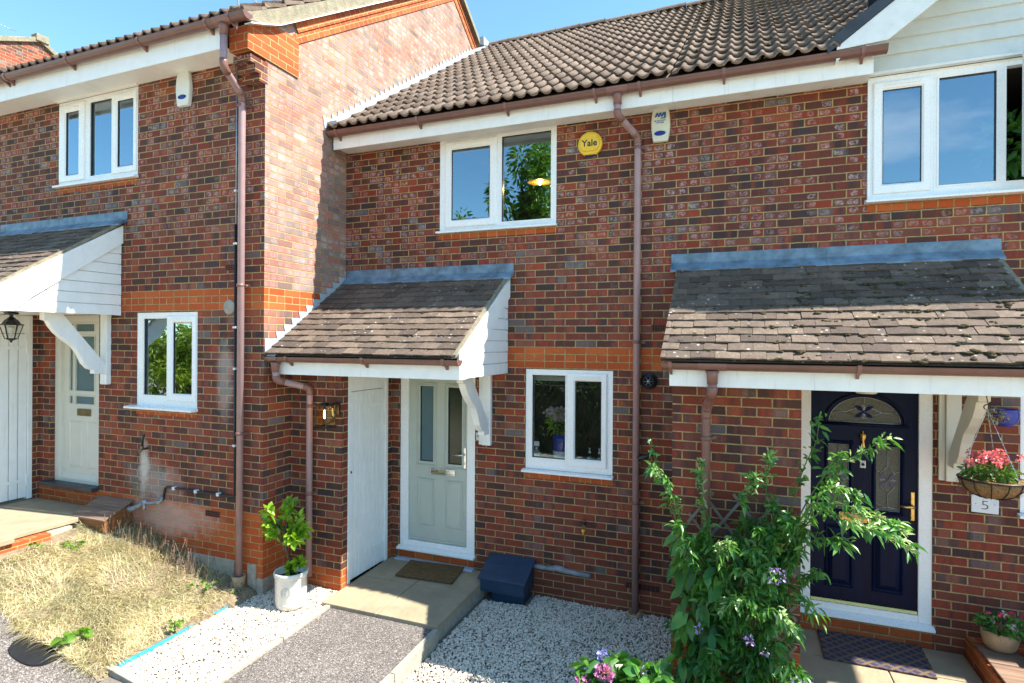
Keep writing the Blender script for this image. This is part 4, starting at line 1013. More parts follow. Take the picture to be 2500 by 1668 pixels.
for (u0, u1, z0, z1) in ((0, .07, 4.01, 4.98), (.45, .52, 4.01, 4.98), (.07, .45, 4.01, 4.08), (.07, .45, 4.91, 4.98)):
    m.hexa([cas(u0, 0, z0), cas(u1, 0, z0), cas(u1, .05, z0), cas(u0, .05, z0), cas(u0, 0, z1), cas(u1, 0, z1), cas(u1, .05, z1), cas(u0, .05, z1)])
m.build('open_casement', 'upvc', W5, bevel=0.004)
m = MB(); m.poly([cas(.07, .02, 4.08), cas(.45, .02, 4.08), cas(.45, .02, 4.91), cas(.07, .02, 4.91)]); m.build('casement_glass', 'glass', W5)
m = MB(); m.tube([cas(.485, .0, 4.46), cas(.485, -.04, 4.46), cas(.485, -.045, 4.38)], .009, 8); m.build('casement_handle', 'upvc', W5)
sillcourse(H5, 1.03, 2.65, 3.915, 5.88)
window(H5, *w5g, 5.88, fixed=[(2.19, 2.56, 1.455, 2.345)], sashes=[(2.576, 3.001, 1.395, 2.368, 2.664, 2.942, 1.478, 2.290)], label='ground floor window at the right edge')
# boarded gable
GXL, GZ0, GSL = 0.72, 5.165, 0.745
m = MB(); zz = 5.045; k = 0
bl = 0.132
while zz < 6.6:
    xl = max(1.024, GXL+(zz-GZ0-0.05)/GSL+0.05)
    q = MB(); q.hexa([(xl, 5.796, zz+0.001), (4.6, 5.796, zz+0.001), (4.6, 5.835, zz+0.001), (xl, 5.835, zz+0.001), (xl, 5.822, zz+bl+0.004), (4.6, 5.822, zz+bl+0.004), (4.6, 5.835, zz+bl+0.004), (xl, 5.835, zz+bl+0.004)])
    q.build('weatherboard', 'weatherboard', H5, bevel=0.003); zz += bl
m = MB(); m.box(1.022, 4.6, 5.790, 5.842, 5.020, 5.044); m.build('cladding_trim', 'paint_old', H5, bevel=0.003)
m = MB(); m.box(1.024, 4.6, 5.836, 5.87, 5.03, 6.6); m.build('gable_backing', 'void', H5)
q = math.sqrt(1+GSL**2)
def gline(x, off): return GZ0+(x-GXL)*GSL+off*q
m = MB(); X1 = 2.75
m.prism([(0.735, gline(0.735, 0)-0.005), (X1, gline(X1, 0)), (X1, gline(X1, -0.225)), (1.10, gline(1.10, -0.225)), (0.735, 5.148)], 'y', 5.485, 5.51); m.build('barge_board', 'paint_old', H5, bevel=0.003)
m = MB(); m.prism([(0.735, gline(0.735, -0.06)), (X1, gline(X1, -0.06)), (X1, gline(X1, -0.09)), (0.735, gline(.735, -0.09))], 'y', 5.511, 5.82); m.build('gable_soffit', 'paint_old', H5)
m = MB(); m.prism([(0.665, gline(0.665, 0.0)), (X1, gline(X1, 0.0)), (X1, gline(X1, 0.085)), (0.665, gline(0.665, 0.085))], 'y', 5.475, 7.8); m.build('gable_roof', MT['mossedge'] if 'mossedge' in MT else 'slate', H5)
X2 = 4.8; mzr = gline(X1, 0.085)
m = MB(); m.prism([(X1, mzr-0.1), (X1, mzr), (X2, mzr-(X2-X1)*GSL), (X2, mzr-(X2-X1)*GSL-0.1)], 'y', 5.475, 7.8); m.build('gable_roof', 'slate', H5)
# door of the right house
D5 = doorframe(H5, d5, 5.88, w=0.10)
D5['label'] = 'navy blue front door with arched leaded light'
Yd = 5.915
def arc(cx, z0, rx, rz, n=20): return [(cx+rx*math.cos(math.pi*k/n), z0+rz*math.sin(math.pi*k/n)) for k in range(n+1)]
acx, az0, arx, arz = 1.022, 1.995, 0.278, 0.228
m = MB(); rcs = [(0.746, 0.905, 1.215, 1.80), (1.115, 1.294, 1.235, 1.80), (acx-arx, acx+arx, az0, az0+arz)]
for a, b, c, d in rects(0.60, 1.425, 0.375, 2.315, rcs): m.poly([(a, Yd, c), (b, Yd, c), (b, Yd, d), (a, Yd, d)])
ar = arc(acx, az0, arx, arz)
for k in range(20):
    (xa, za), (xb, zb) = ar[k], ar[k+1]; m.poly([(xb, Yd, zb), (xa, Yd, za), (xa, Yd, az0+arz), (xb, Yd, az0+arz)])
m.build('door_leaf', 'navydoor', D5)
m = MB()
for a, b, c, d in rcs[:2]: moulding(m, a-.035, b+.035, c-.035, d+.035, Yd, 0.034, 0.014)
ar2 = arc(acx, az0-0.0, arx+0.03, arz+0.03)
m.tube([(x, Yd-0.004, z) for x, z in ar2], 0.014, 8); m.tube([(acx-arx-.06, Yd-0.004, az0-.014), (acx+arx+.06, Yd-0.004, az0-.014)], 0.014, 8)
for a, b in ((0.745, 0.915), (1.115, 1.295)):
    moulding(m, a-.03, b+.03, 0.52, 1.075, Yd, 0.03, 0.012)
    m.hexa([(a+.0, Yd-.001, .55), (b-.0, Yd-.001, .55), (b, Yd, .55), (a, Yd, .55), (a+.0, Yd-.001, 1.045), (b, Yd-.001, 1.045), (b, Yd, 1.045), (a, Yd, 1.045)])
    n0 = m.add([(a, Yd-.001, .55), (b, Yd-.001, .55), (b, Yd-.001, 1.045), (a, Yd-.001, 1.045), (a+.035, Yd-.018, .59), (b-.035, Yd-.018, .59), (b-.035, Yd-.018, 1.005), (a+.035, Yd-.018, 1.005)])
    for q_ in ((0, 1, 5, 4), (1, 2, 6, 5), (2, 3, 7, 6), (3, 0, 4, 7), (4, 5, 6, 7)): m.face([n0+i for i in q_])
m.build('door_mouldings', 'navydoor', D5)
def leadcame(m, pts, w=0.0035): m.tube([(x, Yd+0.008, z) for x, z in pts], w, 6)
def petal(m, cx, cz, w, h, y): m.prism([(cx-w, cz), (cx-w*.3, cz+h*.35), (cx, cz+h), (cx+w*.3, cz+h*.35), (cx+w, cz), (cx+w*.3, cz-h*.15), (cx, cz), (cx-w*.3, cz-h*.15)], 'y', y-0.004, y)
m = MB(); m.poly([(x, Yd+.012, z) for x, z in ar]); pane = m.build('door_pane', 'textured', D5)
lead = MB(); leadcame(lead, ar, 0.005); leadcame(lead, [(acx-arx, az0+.004), (acx+arx, az0+.004)], 0.005)
leadcame(lead, [(acx-arx+.02, az0+.095), (acx-.14, az0+.095), (acx, az0+.16), (acx+.14, az0+.095), (acx+arx-.02, az0+.095)]); leadcame(lead, [(acx-.14, az0+.095), (acx, az0+.04), (acx+.14, az0+.095)]); leadcame(lead, [(acx, az0+.16), (acx, az0+arz)])
bl_ = MB(); bls = [bl_]
for s1 in (-1, 1):
    for s2 in (-1, 1):
        bl_.prism([(acx, az0+.10), (acx+s1*.03, az0+.10+s2*.052), (acx+s1*.075, az0+.10+s2*.048), (acx+s1*.045, az0+.10+s2*.018)], 'y', Yd+.004, Yd+.009)
bv = MB()
for s2 in (-1, 1): bv.sphere((acx, Yd+.008, az0+.10+s2*.032), (.020, .006, .024), 12, 6)
for (a, b, c, d) in rcs[:2]:
    m = MB(); m.poly([(a, Yd+.012, c), (b, Yd+.012, c), (b, Yd+.012, d), (a, Yd+.012, d)]); m.build('door_pane', 'textured', D5)
    cx = (a+b)/2; cz = c+0.27; bl_ = MB(); bls.append(bl_)
    for pts in ([(a, c), (b, c), (b, d), (a, d), (a, c)], [(cx, c), (cx, cz-.12), (cx+.055, cz-.055), (cx, cz), (cx-.055, cz+.06), (cx, cz+.12), (cx, d)], [(cx, cz-.12), (cx-.055, cz-.055), (cx, cz), (cx+.055, cz+.06), (cx, cz+.12)], [(a, cz+.075), (cx-.06, cz+.075)], [(cx+.06, cz+.075), (b, cz+.075)], [(a, c+.03), (b, c+.03)]): leadcame(lead, pts)
    for s1 in (-1, 1):
        for s2 in (-1, 1): bl_.prism([(cx, cz), (cx+s1*.018, cz+s2*.012), (cx+s1*.06, cz+s2*.03), (cx+s1*.035, cz+s2*.065)], 'y', Yd+.004, Yd+.009)
        bv.sphere((cx+s1*.042, Yd+.008, cz), (.024, .006, .019), 12, 6)
lead.build('lead_cames', 'steel', D5); [q_.build('blue_glass', 'bluebevel', D5) for q_ in bls]; bv.build('bevelled_glass', 'lampglass', D5)
m = MB(); m.prism([(Yd-.022, 1.130), (Yd-.026, 1.150), (Yd-.022, 1.185), (Yd-.001, 1.190), (Yd-.001, 1.122)], 'x', 0.835, 1.185); m.box(0.828, 1.192, Yd-.010, Yd-.001, 1.115, 1.197); m.build('letterbox', 'brass', D5, bevel=0.003)
m = MB(); m.box(1.372, 1.402, Yd-.012, Yd-.001, 1.175, 1.425); m.build('handle_plate', 'brass', D5, bevel=0.008)
m = MB(); m.tube([(1.387, Yd-.012, 1.30), (1.387, Yd-.05, 1.30), (1.35, Yd-.058, 1.302), (1.28, Yd-.055, 1.300)], [.011, .011, .013, .008], 10); m.build('door_handle', 'brass', D5)
m = MB(); m.lathe((1.012, Yd-.012, 0), [(0, 1.93), (.009, 1.922), (.007, 1.905), (.028, 1.90), (.030, 1.885), (.026, 1.86), (.012, 1.84), (.020, 1.80), (.006, 1.77), (0, 1.76)], 12); m.build('door_knocker', 'brass', D5)
m = MB(); m.box(0.990, 1.036, Yd-.016, Yd-.001, 1.600, 1.665); o = m.build('bell_push', 'cream', D5, bevel=0.006)
m = MB(); m.lathe((1.013, Yd-.0165, 1.633), [(.0155, 0), (.0155, .003), (.011, .003), (.011, 0)], 16, ax='y'); m.build('bell_button', 'inkgrey', D5)
m = MB(); m.prism([(Yd-.03, .380), (Yd-.018, .405), (Yd-.001, .410), (Yd-.001, .376)], 'x', .603, 1.422); m.build('weather_bar', 'brass', D5, bevel=0.003)
m = MB(); m.box(0.502, 1.523, 5.874, 5.96, 0.08, 0.27); m.build('door_riser', 'brick_orange', H5, autouv=True)
# store and canopy of the right house
m = MB(); m.poly([(-.52, 4.94, -.12), (.438, 4.94, -.12), (.438, 4.94, 2.372), (-.52, 4.94, 2.372)]); m.poly([(-.52, 5.88, -.12), (-.52, 4.94, -.12), (-.52, 4.94, 2.372), (-.52, 5.88, 2.372)]); m.poly([(.438, 4.94, -.12), (.438, 5.879, -.12), (.438, 5.879, 2.372), (.438, 4.94, 2.372)]); m.build('store_wall', 'brick_store', H5, autouv=True)
c5 = canopy(H5, -0.575, 1.955, False, 0, 0.012, 33, (-0.50, 0.76), -0.195, -0.56, 1.99, -0.515, moss=330, label='wide mossy tiled canopy over the navy door', dens=lambda x: 0.25+0.75*min(1, (x+.5)/1.2), mossize=(0.006, 0.017), lflash=(-0.635, 1.98))
gallows(H5, 1.655, 0, 0, mat='cream')
dp5 = downpipe(H5, [(-.195, 4.60, 2.41), (-.195, 4.60, 2.33), (-.250, 4.855, 2.17), (-.250, 4.855, 0.0)], 'pvcbrown', (1.94,), wallY=4.94)
m = MB(); m.lathe((0.93, 5.30, 0), [(.0, 2.30), (.07, 2.305), (.085, 2.33), (.09, 2.372), (0, 2.372)], 20); tag(m.build('porch_light', 'glaze', None), 'small round ceiling light under the canopy above the navy door', 'lamp')

# ================================================================== LEFT HOUSE
wLu = (-7.80, -6.392, 4.575, 5.585); wLg = (-6.392, -5.448, 1.955, 3.002); dL = (-7.905, -7.032, 0.90, 2.99)
m = MB(); wallfront(m, -9.6, -4.522, -0.2, 5.60, 4.57, [wLu, wLg, dL]); m.build('front_wall', 'brick_left', HL, autouv=True)
YA, ZA = 8.70, 8.69
vl = [(4.32, 5.80), (4.48, 5.868), (4.69, 5.965), (5.16, 6.283), (YA, ZA), (13.0, ZA-0.655*(13.0-YA))]
m = MB(); pg = [(4.57, -.2), (13.0, -.2)]+[vl[-1]]+vl[::-1][1:5]+[(4.57, 5.90)]
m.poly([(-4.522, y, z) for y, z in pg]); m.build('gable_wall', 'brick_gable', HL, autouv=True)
m = MB(); m.box(-13, -4.53, 12.9, 13, -.2, 6.0); m.box(-13, -12.95, 4.6, 13, -.2, 5.6); m.box(-12.9, -4.6, 7.5, 7.6, -.2, 5.5); m.box(-12.9, -4.56, 4.70, 12.8, 5.66, 5.70); m.build('rear_wall', 'brick_left', HL, autouv=True)
m = MB(); m.poly([(-9.6, 4.57, -.2), (-13, 4.57, -.2), (-13, 4.57, 5.6), (-9.6, 4.57, 5.6)][::-1]); m.build('front_wall', 'brick_left', HL, autouv=True)
# corbelled kneeler at the foot of the gable
CX0 = -4.748
cor = [(5.305, 5.385, 4.495, 0.0), (5.3875, 5.4625, 4.435, 0.0), (5.4625, 5.5375, 4.378, 0.0)]
m = MB(); m.box(CX0, -4.523, 4.569, 4.60, 5.2, 5.95)
m.box(CX0, -4.5215, 4.492, 4.60, 5.3125, 5.3875-.001); m.box(CX0, -4.5215, 4.434, 4.60, 5.3875, 5.4625-.001); m.box(CX0, -4.5215, 4.376, 4.60, 5.4625, 5.5375-.001)
m.build('corbel', 'brick_left', HL, autouv=True)
m = MB(); 
pp = [(4.325, 5.5625), (5.03, 5.5625), (5.03, 5.985), (4.69, 5.955), (4.48, 5.86), (4.325, 5.795)]
m.prism(pp, 'x', CX0+.002, -4.506); m.build('corbel', 'brick_orange', HL, autouv=True)
# sloping orange verge courses, proud of the gable
def slopeband(par, A, B, off0, off1, X0, X1, nm='verge_course'):
    (ya, za), (yb, zb) = A, B; L_ = math.hypot(yb-ya, zb-za); dy, dz = (yb-ya)/L_, (zb-za)/L_; ny, nz_ = dz, -dy
    if nz_ > 0: ny, nz_ = -ny, -nz_
    P = lambda s_, o_, x: (x, ya+dy*s_+ny*o_, za+dz*s_+nz_*o_)
    m = MB(); c = [P(0, off0, X1), P(L_, off0, X1), P(L_, off1, X1), P(0, off1, X1)]
    m.poly(c[::-1], uv=[(0, -off1+.0175), (L_, -off1+.0175), (L_, -off0+.0175), (0, -off0+.0175)])
    d = [P(0, off1, X0), P(L_, off1, X0), P(L_, off1, X1), P(0, off1, X1)]
    m.poly(d, uv=[(0, 0.02), (L_, .02), (L_, .05), (0, .05)])
    return m.build(nm, 'brick_header', par)
slopeband(HL, (4.95, 6.135), (YA, ZA), 0.0, 0.105, -4.523, -4.494); slopeband(HL, (4.88, 6.090), (YA, ZA), 0.108, 0.208, -4.523, -4.508)
slopeband(HL, (12.9, ZA-0.655*(12.9-YA)), (YA, ZA), 0.0, 0.105, -4.523, -4.494); slopeband(HL, (12.9, ZA-0.655*(12.9-YA)), (YA, ZA), 0.108, 0.208, -4.523, -4.508)
pantiles(HL, -13.0, -4.46, 4.235, 5.865, YA, ZA+0.075, seed=8)
m = MB(); m.poly([(-13, YA, ZA+.07), (-4.44, YA, ZA+.07), (-4.44, 13.2, ZA+.07-0.655*(13.2-YA)), (-13, 13.2, ZA+.07-0.655*(13.2-YA))], uv=[(0, 0), (9, 0), (9, 5), (0, 5)]); m.poly([(-13, YA, ZA-.03), (-4.44, YA, ZA-.03), (-4.44, 13.2, ZA-.03-0.655*(13.2-YA)), (-13, 13.2, ZA-.03-0.655*(13.2-YA))], uv=[(0, 0), (9, 0), (9, 5), (0, 5)]); m.build('rear_roof', 'rooftile', HL)
m = MB(); top = [(4.245, 5.885), (4.62, 6.09), (YA, ZA+0.085)]
m.prism([(4.25, 5.80)]+[(y, z+0.004) for y, z in vl[1:5]]+[(YA, ZA+0.085), (4.62, 6.095), (4.25, 5.885)], 'x', -4.50, -4.452); m.build('verge_mortar', 'verge', HL, bevel=0.0)
m = MB(); m.prism([(YA, ZA+.004), (13.0, ZA-0.655*(13-YA)), (13.0, ZA-0.655*(13-YA)+.085), (YA, ZA+.085)], 'x', -4.50, -4.438); m.build('verge_mortar', 'verge', HL)
m = MB(); lp = [(4.30, 5.792)]+vl[1:5]
m.prism([(y, z+.001) for y, z in lp]+[(y, z-0.012) for y, z in lp[::-1]], 'x', -4.522, -4.436); m.build('verge_undercloak', 'upvc', HL)
n_ = 0; s_ = 0.0; L_ = math.hypot(YA-4.235, ZA+.075-5.865); dy_, dz_ = (YA-4.235)/L_, (ZA+.075-5.865)/L_
m = MB()
while s_ < L_-0.1:      # stepped verge tile ends
    e = min(s_+0.33, L_)
    a = (4.235+dy_*s_, 5.865+dz_*s_); b = (4.235+dy_*e, 5.865+dz_*e)
    m.prism([(a[0]-dz_*.005, a[1]+.0), (b[0], b[1]-.02), (b[0]-dz_*.010, b[1]+dy_*.010), (a[0]-dz_*.045, a[1]+dy_*.045)], 'x', -4.62, -4.449)
    s_ += 0.32
m.build('verge_tiles', MT['rooftile'], HL, autouv=True)
m = MB(); m.box(-9.6, -4.765, 4.245, 4.268, 5.565, 5.80); m.box(-13, -9.601, 4.245, 4.268, 5.565, 5.80); m.build('fascia', 'paint', HL, bevel=0.003)
m = MB(); m.box(-13, -4.765, 4.269, 4.568, 5.598, 5.608); m.build('soffit', 'paint', HL)
gl_ = gutter(HL, -9.7, -4.36, 4.180, 5.800, brackets=(-8.14, -8.06, -6.95, -5.80, -4.86, -4.56)); gl_['label'] = 'brown gutter along the eaves of the left house'
outlet(gl_, -4.66, 4.180, 5.800, w=0.10)
downpipe(HL, [(-4.66, 4.18, 5.66), (-4.66, 4.18, 5.34), (-4.762, 4.505, 5.20), (-4.772, 4.505, 0.28)], 'pvcfaded', (5.10, 3.26, 1.74), wallY=4.57, label='tall faded brown downpipe beside the brick corner')
m = MB(); m.lathe((-4.772, 4.505, 0), [(.05, .10), (.062, .20), (.070, .285), (.060, .288), (.050, .26)], 22); m.build('drain_collar', 'terracotta', HL)
window(HL, *wLu, 4.57, fixed=[(-7.228, -6.846, 4.640, 5.520)], sashes=[(-7.782, -7.325, 4.615, 5.545, -7.666, -7.422, 4.690, 5.455), (-6.818, -6.420, 4.625, 5.545, -6.741, -6.472, 4.700, 5.465)], mull=(-7.30,), label='three light first floor window under the eaves', blind=0.12)
sillcourse(HL, -7.80, -6.39, 4.535, 4.57)
window(HL, *wLg, 4.57, fixed=[(-6.290, -5.919, 2.075, 2.935)], sashes=[(-5.900, -5.462, 2.02, 2.960, -5.818, -5.532, 2.105, 2.885)], mull=(-5.908,), label='two light ground floor window below the orange brick band', glass='glass', sillx=(0.08, 0.0), silld=0.085, blind=0.0)
sillcourse(HL, -6.39, -5.45, 1.918, 4.57)
m = MB(); m.box(-7.815, -6.38, 4.535, 4.569, 5.586, 5.600); m.build('head_board', 'paint', HL)
DL = doorframe(HL, dL, 4.60, w=0.10, mat='cream', sillz=False); DL['label'] = 'cream half glazed front door with glazing bars'
Yd = 4.655; m = MB()
px = [(-7.700, -7.630), (-7.590, -7.235), (-7.195, -7.125)]; pz = [(1.905, 2.005), (2.065, 2.735), (2.790, 2.885)]
gls = [(a, b, c, d) for a, b in px for c, d in pz]
for a, b, c, d in rects(-7.805, -7.132+0.0, 0.99, 2.93, [g for g in gls if g[1] < -7.13]): m.poly([(a, Yd, c), (b, Yd, c), (b, Yd, d), (a, Yd, d)])
m.build('door_leaf', 'cream', DL)
m = MB()
for a, b, c, d in [g for g in gls if g[1] < -7.13]: frame(m, a-.008, b+.008, c-.008, d+.008, 0.012, Yd-0.010, Yd+0.02)
moulding(m, -7.70, -7.46, 1.13, 1.70, Yd, .03, .012); moulding(m, -7.38, -7.14, 1.13, 1.70, Yd, .03, .012)
m.prism([(Yd-.035, 1.000), (Yd-.010, 1.055), (Yd, 1.06), (Yd, .995)], 'x', -7.80, -7.135)
m.build('door_mouldings', 'cream', DL, bevel=0.003)
m = MB(); m.poly([(-7.72, Yd+.012, 1.88), (-7.13, Yd+.012, 1.88), (-7.13, Yd+.012, 2.90), (-7.72, Yd+.012, 2.90)]); m.build('door_pane', 'obscure', DL)
m = MB(); m.box(-7.545, -7.300, Yd-.012, Yd-.001, 1.765, 1.850); frame(m, -7.50, -7.345, 1.783, 1.832, .008, Yd-.018, Yd-.012); m.build('letterbox', 'oldbrass', DL, bevel=0.003)
m = MB(); m.box(-8.0, -7.034, 4.49, 4.75, 0.905, 0.955); m.build('slate_sill', 'slate', HL, bevel=0.006)
m = MB(); m.box(-7.90, -7.034, 4.572, 4.66, 0.55, 0.903); m.build('door_riser', 'brick_orange', HL, autouv=True)
m = MB(); m.poly([(-8.82, 3.63, .4), (-8.14, 3.63, .4), (-8.14, 3.63, 2.99), (-8.82, 3.63, 2.99)]); m.box(-8.24, -8.142, 4.49, 4.568, .5, 2.99); m.build('store_wall', 'brick_store', HL, autouv=True)
plankdoor(HL, -8.14, 3.73, 4.49, 0.745, 2.76, 7, 2.985)
cL = canopy(HL, -8.90, -6.64, True, -1.31, 0.62, 55, (-7.6, -6.72), None, -8.9, -6.60, -8.9, moss=70, label='tiled canopy with a white boarded cheek at the left edge', lflash=(-8.95, -6.55))
gallows(HL, -6.875, -1.31, 0.62)
# main step flashing between the gable wall and the middle roof
m = MB(); ya, za, yb, zb = 5.50, 5.20, 9.72, 8.09; k = (zb-za)/(yb-ya)
poly = [(ya-.03, za-.03)]; z = 5.3175; y0 = ya-0.06; up = [(y0, z-.02)]
while True:
    yn = ya+(z+.075-.105-za)/k-0.02
    if yn > yb-.05: break
    up += [(yn, z-.006), (yn-.018, z+.062)]
    z += .075
poly = [(ya-.03, za-.03)]+up+[(yb, up[-1][1]), (yb, zb)]
m.prism(poly, 'x', -4.519, -4.512); m.prism([(ya, za+.01), (yb, zb+.01), (yb, zb+.055), (ya, za+.055)], 'x', -4.512, -4.37); m.build('step_flashing', 'leadpale', H3)
m = MB(); m.box(-4.5, -4.37, 9.6, 9.95, 8.10, 8.25); m.build('lead_saddle', 'leadpale', H3)

# far house beyond the left roof
HF = thing('terraced_house', 'distant brick gable with pale verge tiles above the left gutter', 'house', (-18, 9, 0), 'terraced brick houses')
m = MB(); pts = [(6.0, 3.0), (12.0, 3.0), (12.0, 8.10), (8.93, 9.95), (6.0, 8.62)]
m.poly([(-16, y, z) for y, z in pts]); m.build('gable_wall', 'brick_far', HF, autouv=True)
m = MB(); m.prism([(5.9, 8.58), (8.93, 9.95), (8.93, 10.07), (5.9, 8.70)], 'x', -16.1, -15.93); m.prism([(8.93, 9.95), (12.0, 8.10), (12.0, 8.23), (8.93, 10.07)], 'x', -16.1, -15.93); m.box(-16.12, -15.90, 8.82, 9.10, 9.95, 10.12); m.build('verge_tiles', 'verge', HF, bevel=0.01)
m = MB(); m.prism([(5.9, 8.66), (8.93, 10.03), (8.93, 10.10), (5.9, 8.73)], 'x', -24, -16.1); m.prism([(8.93, 10.03), (12.0, 8.19), (12.0, 8.26), (8.93, 10.10)], 'x', -24, -16.1); m.build('roof', 'rooftile', HF, autouv=True)
# ------------------------------------------------------------------ small fixtures
# round yellow alarm box
t = thing('alarm_box', 'round yellow alarm box with black lettering beside the middle first floor window', 'alarm box', (-1.452, 5.84, 4.74), 'alarm boxes under the eaves')
m = MB(); cy = 5.878
def disc(m, cx, cz, r_, y0, y1, a0=0, a1=360, n=40, rz=None):
    pts = [(cx+r_*math.cos(rad(a0+(a1-a0)*k/n)), cz+(rz or r_)*math.sin(rad(a0+(a1-a0)*k/n))) for k in range(n + (0 if a1-a0 >= 360 else 1))]
    m.prism(pts, 'y', y0, y1)
disc(m, -1.452, 4.740, 0.128, cy-0.045, cy, -62-360+360, 242); m.build('cover', 'yellow', t, bevel=0.014)
m = MB(); disc(m, -1.452, 4.745, 0.105, cy-0.058, cy-0.044, -52, 232); m.build('cover', 'yellow', t, bevel=0.006)
m = MB(); disc(m, -1.452, 4.738, 0.122, cy-0.036, cy-0.002, 238, 302); m.build('lens', 'lensb', t, bevel=0.004)
m = MB(); m.prism([(-1.512, 4.632), (-1.392, 4.632), (-1.40, 4.618), (-1.452, 4.610), (-1.504, 4.618)], 'y', cy-.034, cy-.004); m.build('lens', 'lensb', t)
text('Yale', 0.094, (-1.452, cy-0.0585, 4.712), 'ink', t, bold=0.0018, sx=0.98)
text('®', 0.02, (-1.372, cy-0.0585, 4.775), 'inkgrey', t)
def alarm(x, z, w, h, mat, lensz, label, Y, dp=0.055, logo=False):
    t = thing('alarm_box', label, 'alarm box', (x, Y, z), 'alarm boxes under the eaves')
    out = []
    for q in range(9):
        a = q/8; zz = z-h/2+h*a; ww = (w/2)*(0.74+0.26*math.sin(math.pi*min(1, max(0, (a*0.92+0.04)))))
        out.append((ww, zz))
    pts = [(x+a, b) for a, b in out]+[(x-a, b) for a, b in out[::-1]]
    m = MB(); m.prism(pts, 'y', Y-dp, Y-0.002); m.build('case', mat, t, bevel=0.012)
    m = MB(); disc(m, x+(0 if not logo else -.005), lensz, w*0.30, Y-dp-0.006, Y-dp+.004, rz=0.024); m.build('lens', 'lens', t, bevel=0.003)
    return t, Y-dp
ta, ty = alarm(-0.742, 4.848, 0.182, 0.345, 'alarm', 4.755, 'cream shield shaped alarm box with blue logo and lettering', 5.88, logo=True)
# logo: slanted blue bars
m = MB()
for k in range(3):
    x = -0.802+k*0.030; m.prism([(x, 4.915), (x+0.022, 4.915), (x+0.040, 4.958), (x+0.022, 4.958)], 'y', ty-0.002, ty-0.0003)
    m.prism([(x+.024, 4.958), (x+0.040, 4.958), (x+0.040, 4.925), (x+.034, 4.918)], 'y', ty-0.0025, ty-0.0006)
m.prism([(-.706, 4.958), (-.690, 4.958), (-.690, 4.905), (-.70, 4.896), (-.735, 4.896), (-.745, 4.905), (-.708, 4.908)], 'y', ty-.003, ty-.0008)
m.build('logo', 'inkblue', ta)
text('MJ SECURITY', 0.0195, (-.745, ty-0.0008, 4.872), 'inkblue', ta, depth=.0006, bold=0.0005); text('SYSTEMS', 0.0185, (-.745, ty-0.0008, 4.853), 'inkblue', ta, depth=.0006, bold=0.0005); text('01753 542370', 0.013, (-.745, ty-0.0008, 4.835), 'inkgrey', ta, depth=.0005) if False else None
alarm(-5.632, 5.418, 0.205, 0.375, 'alarmw', 5.325, 'plain off white alarm box with small blue lens on the left house', 4.57)

# black carriage lantern with lit bulb on the store wall
t = thing('wall_lantern', 'square black glazed wall lantern, lit, beside the downpipe near white store door', 'lantern', (-3.93, 4.80, 1.9), 'wall lanterns')
m = MB(); m.box(-3.905, -3.855, 4.920, 4.939, 1.93, 2.06); m.box(-3.905, -3.87, 4.80, 4.920, 2.042, 2.060); m.build('wall_plate', 'black', t, bevel=0.003)
lx, ly = -3.94, 4.800; zt, zb = 2.035, 1.822; wt, wb = 0.060, 0.076; 
m = MB(); m.box(lx-wt-.008, lx+wt+.008, ly-wt-.008, ly+wt+.008, zt, zt+.012); m.box(lx-.03, lx+.03, ly-.03, ly+.03, zt+.012, zt+.03)
cn = [(-1, -1), (1, -1), (1, 1), (-1, 1)]
for i in range(4):
    a, b = cn[i], cn[(i+1) % 4]
    m.tube([(lx+a[0]*wt, ly+a[1]*wt, zt), (lx+a[0]*wb, ly+a[1]*wb, zb)], .0085, 4, smooth=False)
    m.tube([(lx+a[0]*wb, ly+a[1]*wb, zb), (lx+b[0]*wb, ly+b[1]*wb, zb)], .009, 4, smooth=False)
m.box(lx-.016, lx+.10, ly-.012, ly+.012, zt+.012, zt+.024)
m.tube([(lx, ly, zt), (lx, ly, zt-.045)], .014, 10); m.build('lantern_frame', 'black', t)
m = MB()
for i in range(4):
    a, b = cn[i], cn[(i+1) % 4]; m.poly([(lx+a[0]*wb*.98, ly+a[1]*wb*.98, zb), (lx+b[0]*wb*.98, ly+b[1]*wb*.98, zb), (lx+b[0]*wt*.98, ly+b[1]*wt*.98, zt), (lx+a[0]*wt*.98, ly+a[1]*wt*.98, zt)])
m.build('lantern_glass', 'amberglass', t)
m = MB(); m.lathe((lx, ly, 0), [(0, zt-.135), (.010, zt-.13), (.014, zt-.10), (.012, zt-.06), (.008, zt-.045)], 12); m.build('bulb', 'bulb', t)
pl = bpy.data.lights.new('lantern_light', 'POINT'); pl.energy = 0.5; pl.color = (1, .6, .25); pl.shadow_soft_size = .012
po = bpy.data.objects.new('lantern_light', pl); C.objects.link(po); po.parent = t; po.location = Vector((lx-.0, ly-.022, zt-.09))-t.location
# hanging six sided lantern on the left
t = thing('hanging_lantern', 'ornate black six sided lantern hanging below the left canopy, unlit', 'lantern', (-7.35, 3.85, 2.9), 'wall lanterns')
lx, ly = -7.35, 3.85; sc = 0.94
m = MB(); m.lathe((lx, ly, 0), [(.0, 2.99), (.055, 2.988), (.07, 2.975), (.02, 2.965), (.014, 2.94), (.032, 2.925), (.040, 2.915), (.058, 2.90), (.072, 2.878), (.080, 2.862), (.112, 2.852), (.106, 2.846), (.0, 2.846)], 6, smooth=False)
m.box(lx-.09, lx+.09, ly-.02, ly+.02, 2.962, 2.978)
for k in range(6):
    a = 2*math.pi*k/6; b = 2*math.pi*(k+1)/6
    m.tube([(lx+.100*math.cos(a), ly+.100*math.sin(a), 2.848), (lx+.055*math.cos(a), ly+.055*math.sin(a), 2.70)], .0045, 5)
    m.tube([(lx+.055*math.cos(a), ly+.055*math.sin(a), 2.70), (lx+.055*math.cos(b), ly+.055*math.sin(b), 2.70)], .005, 5)
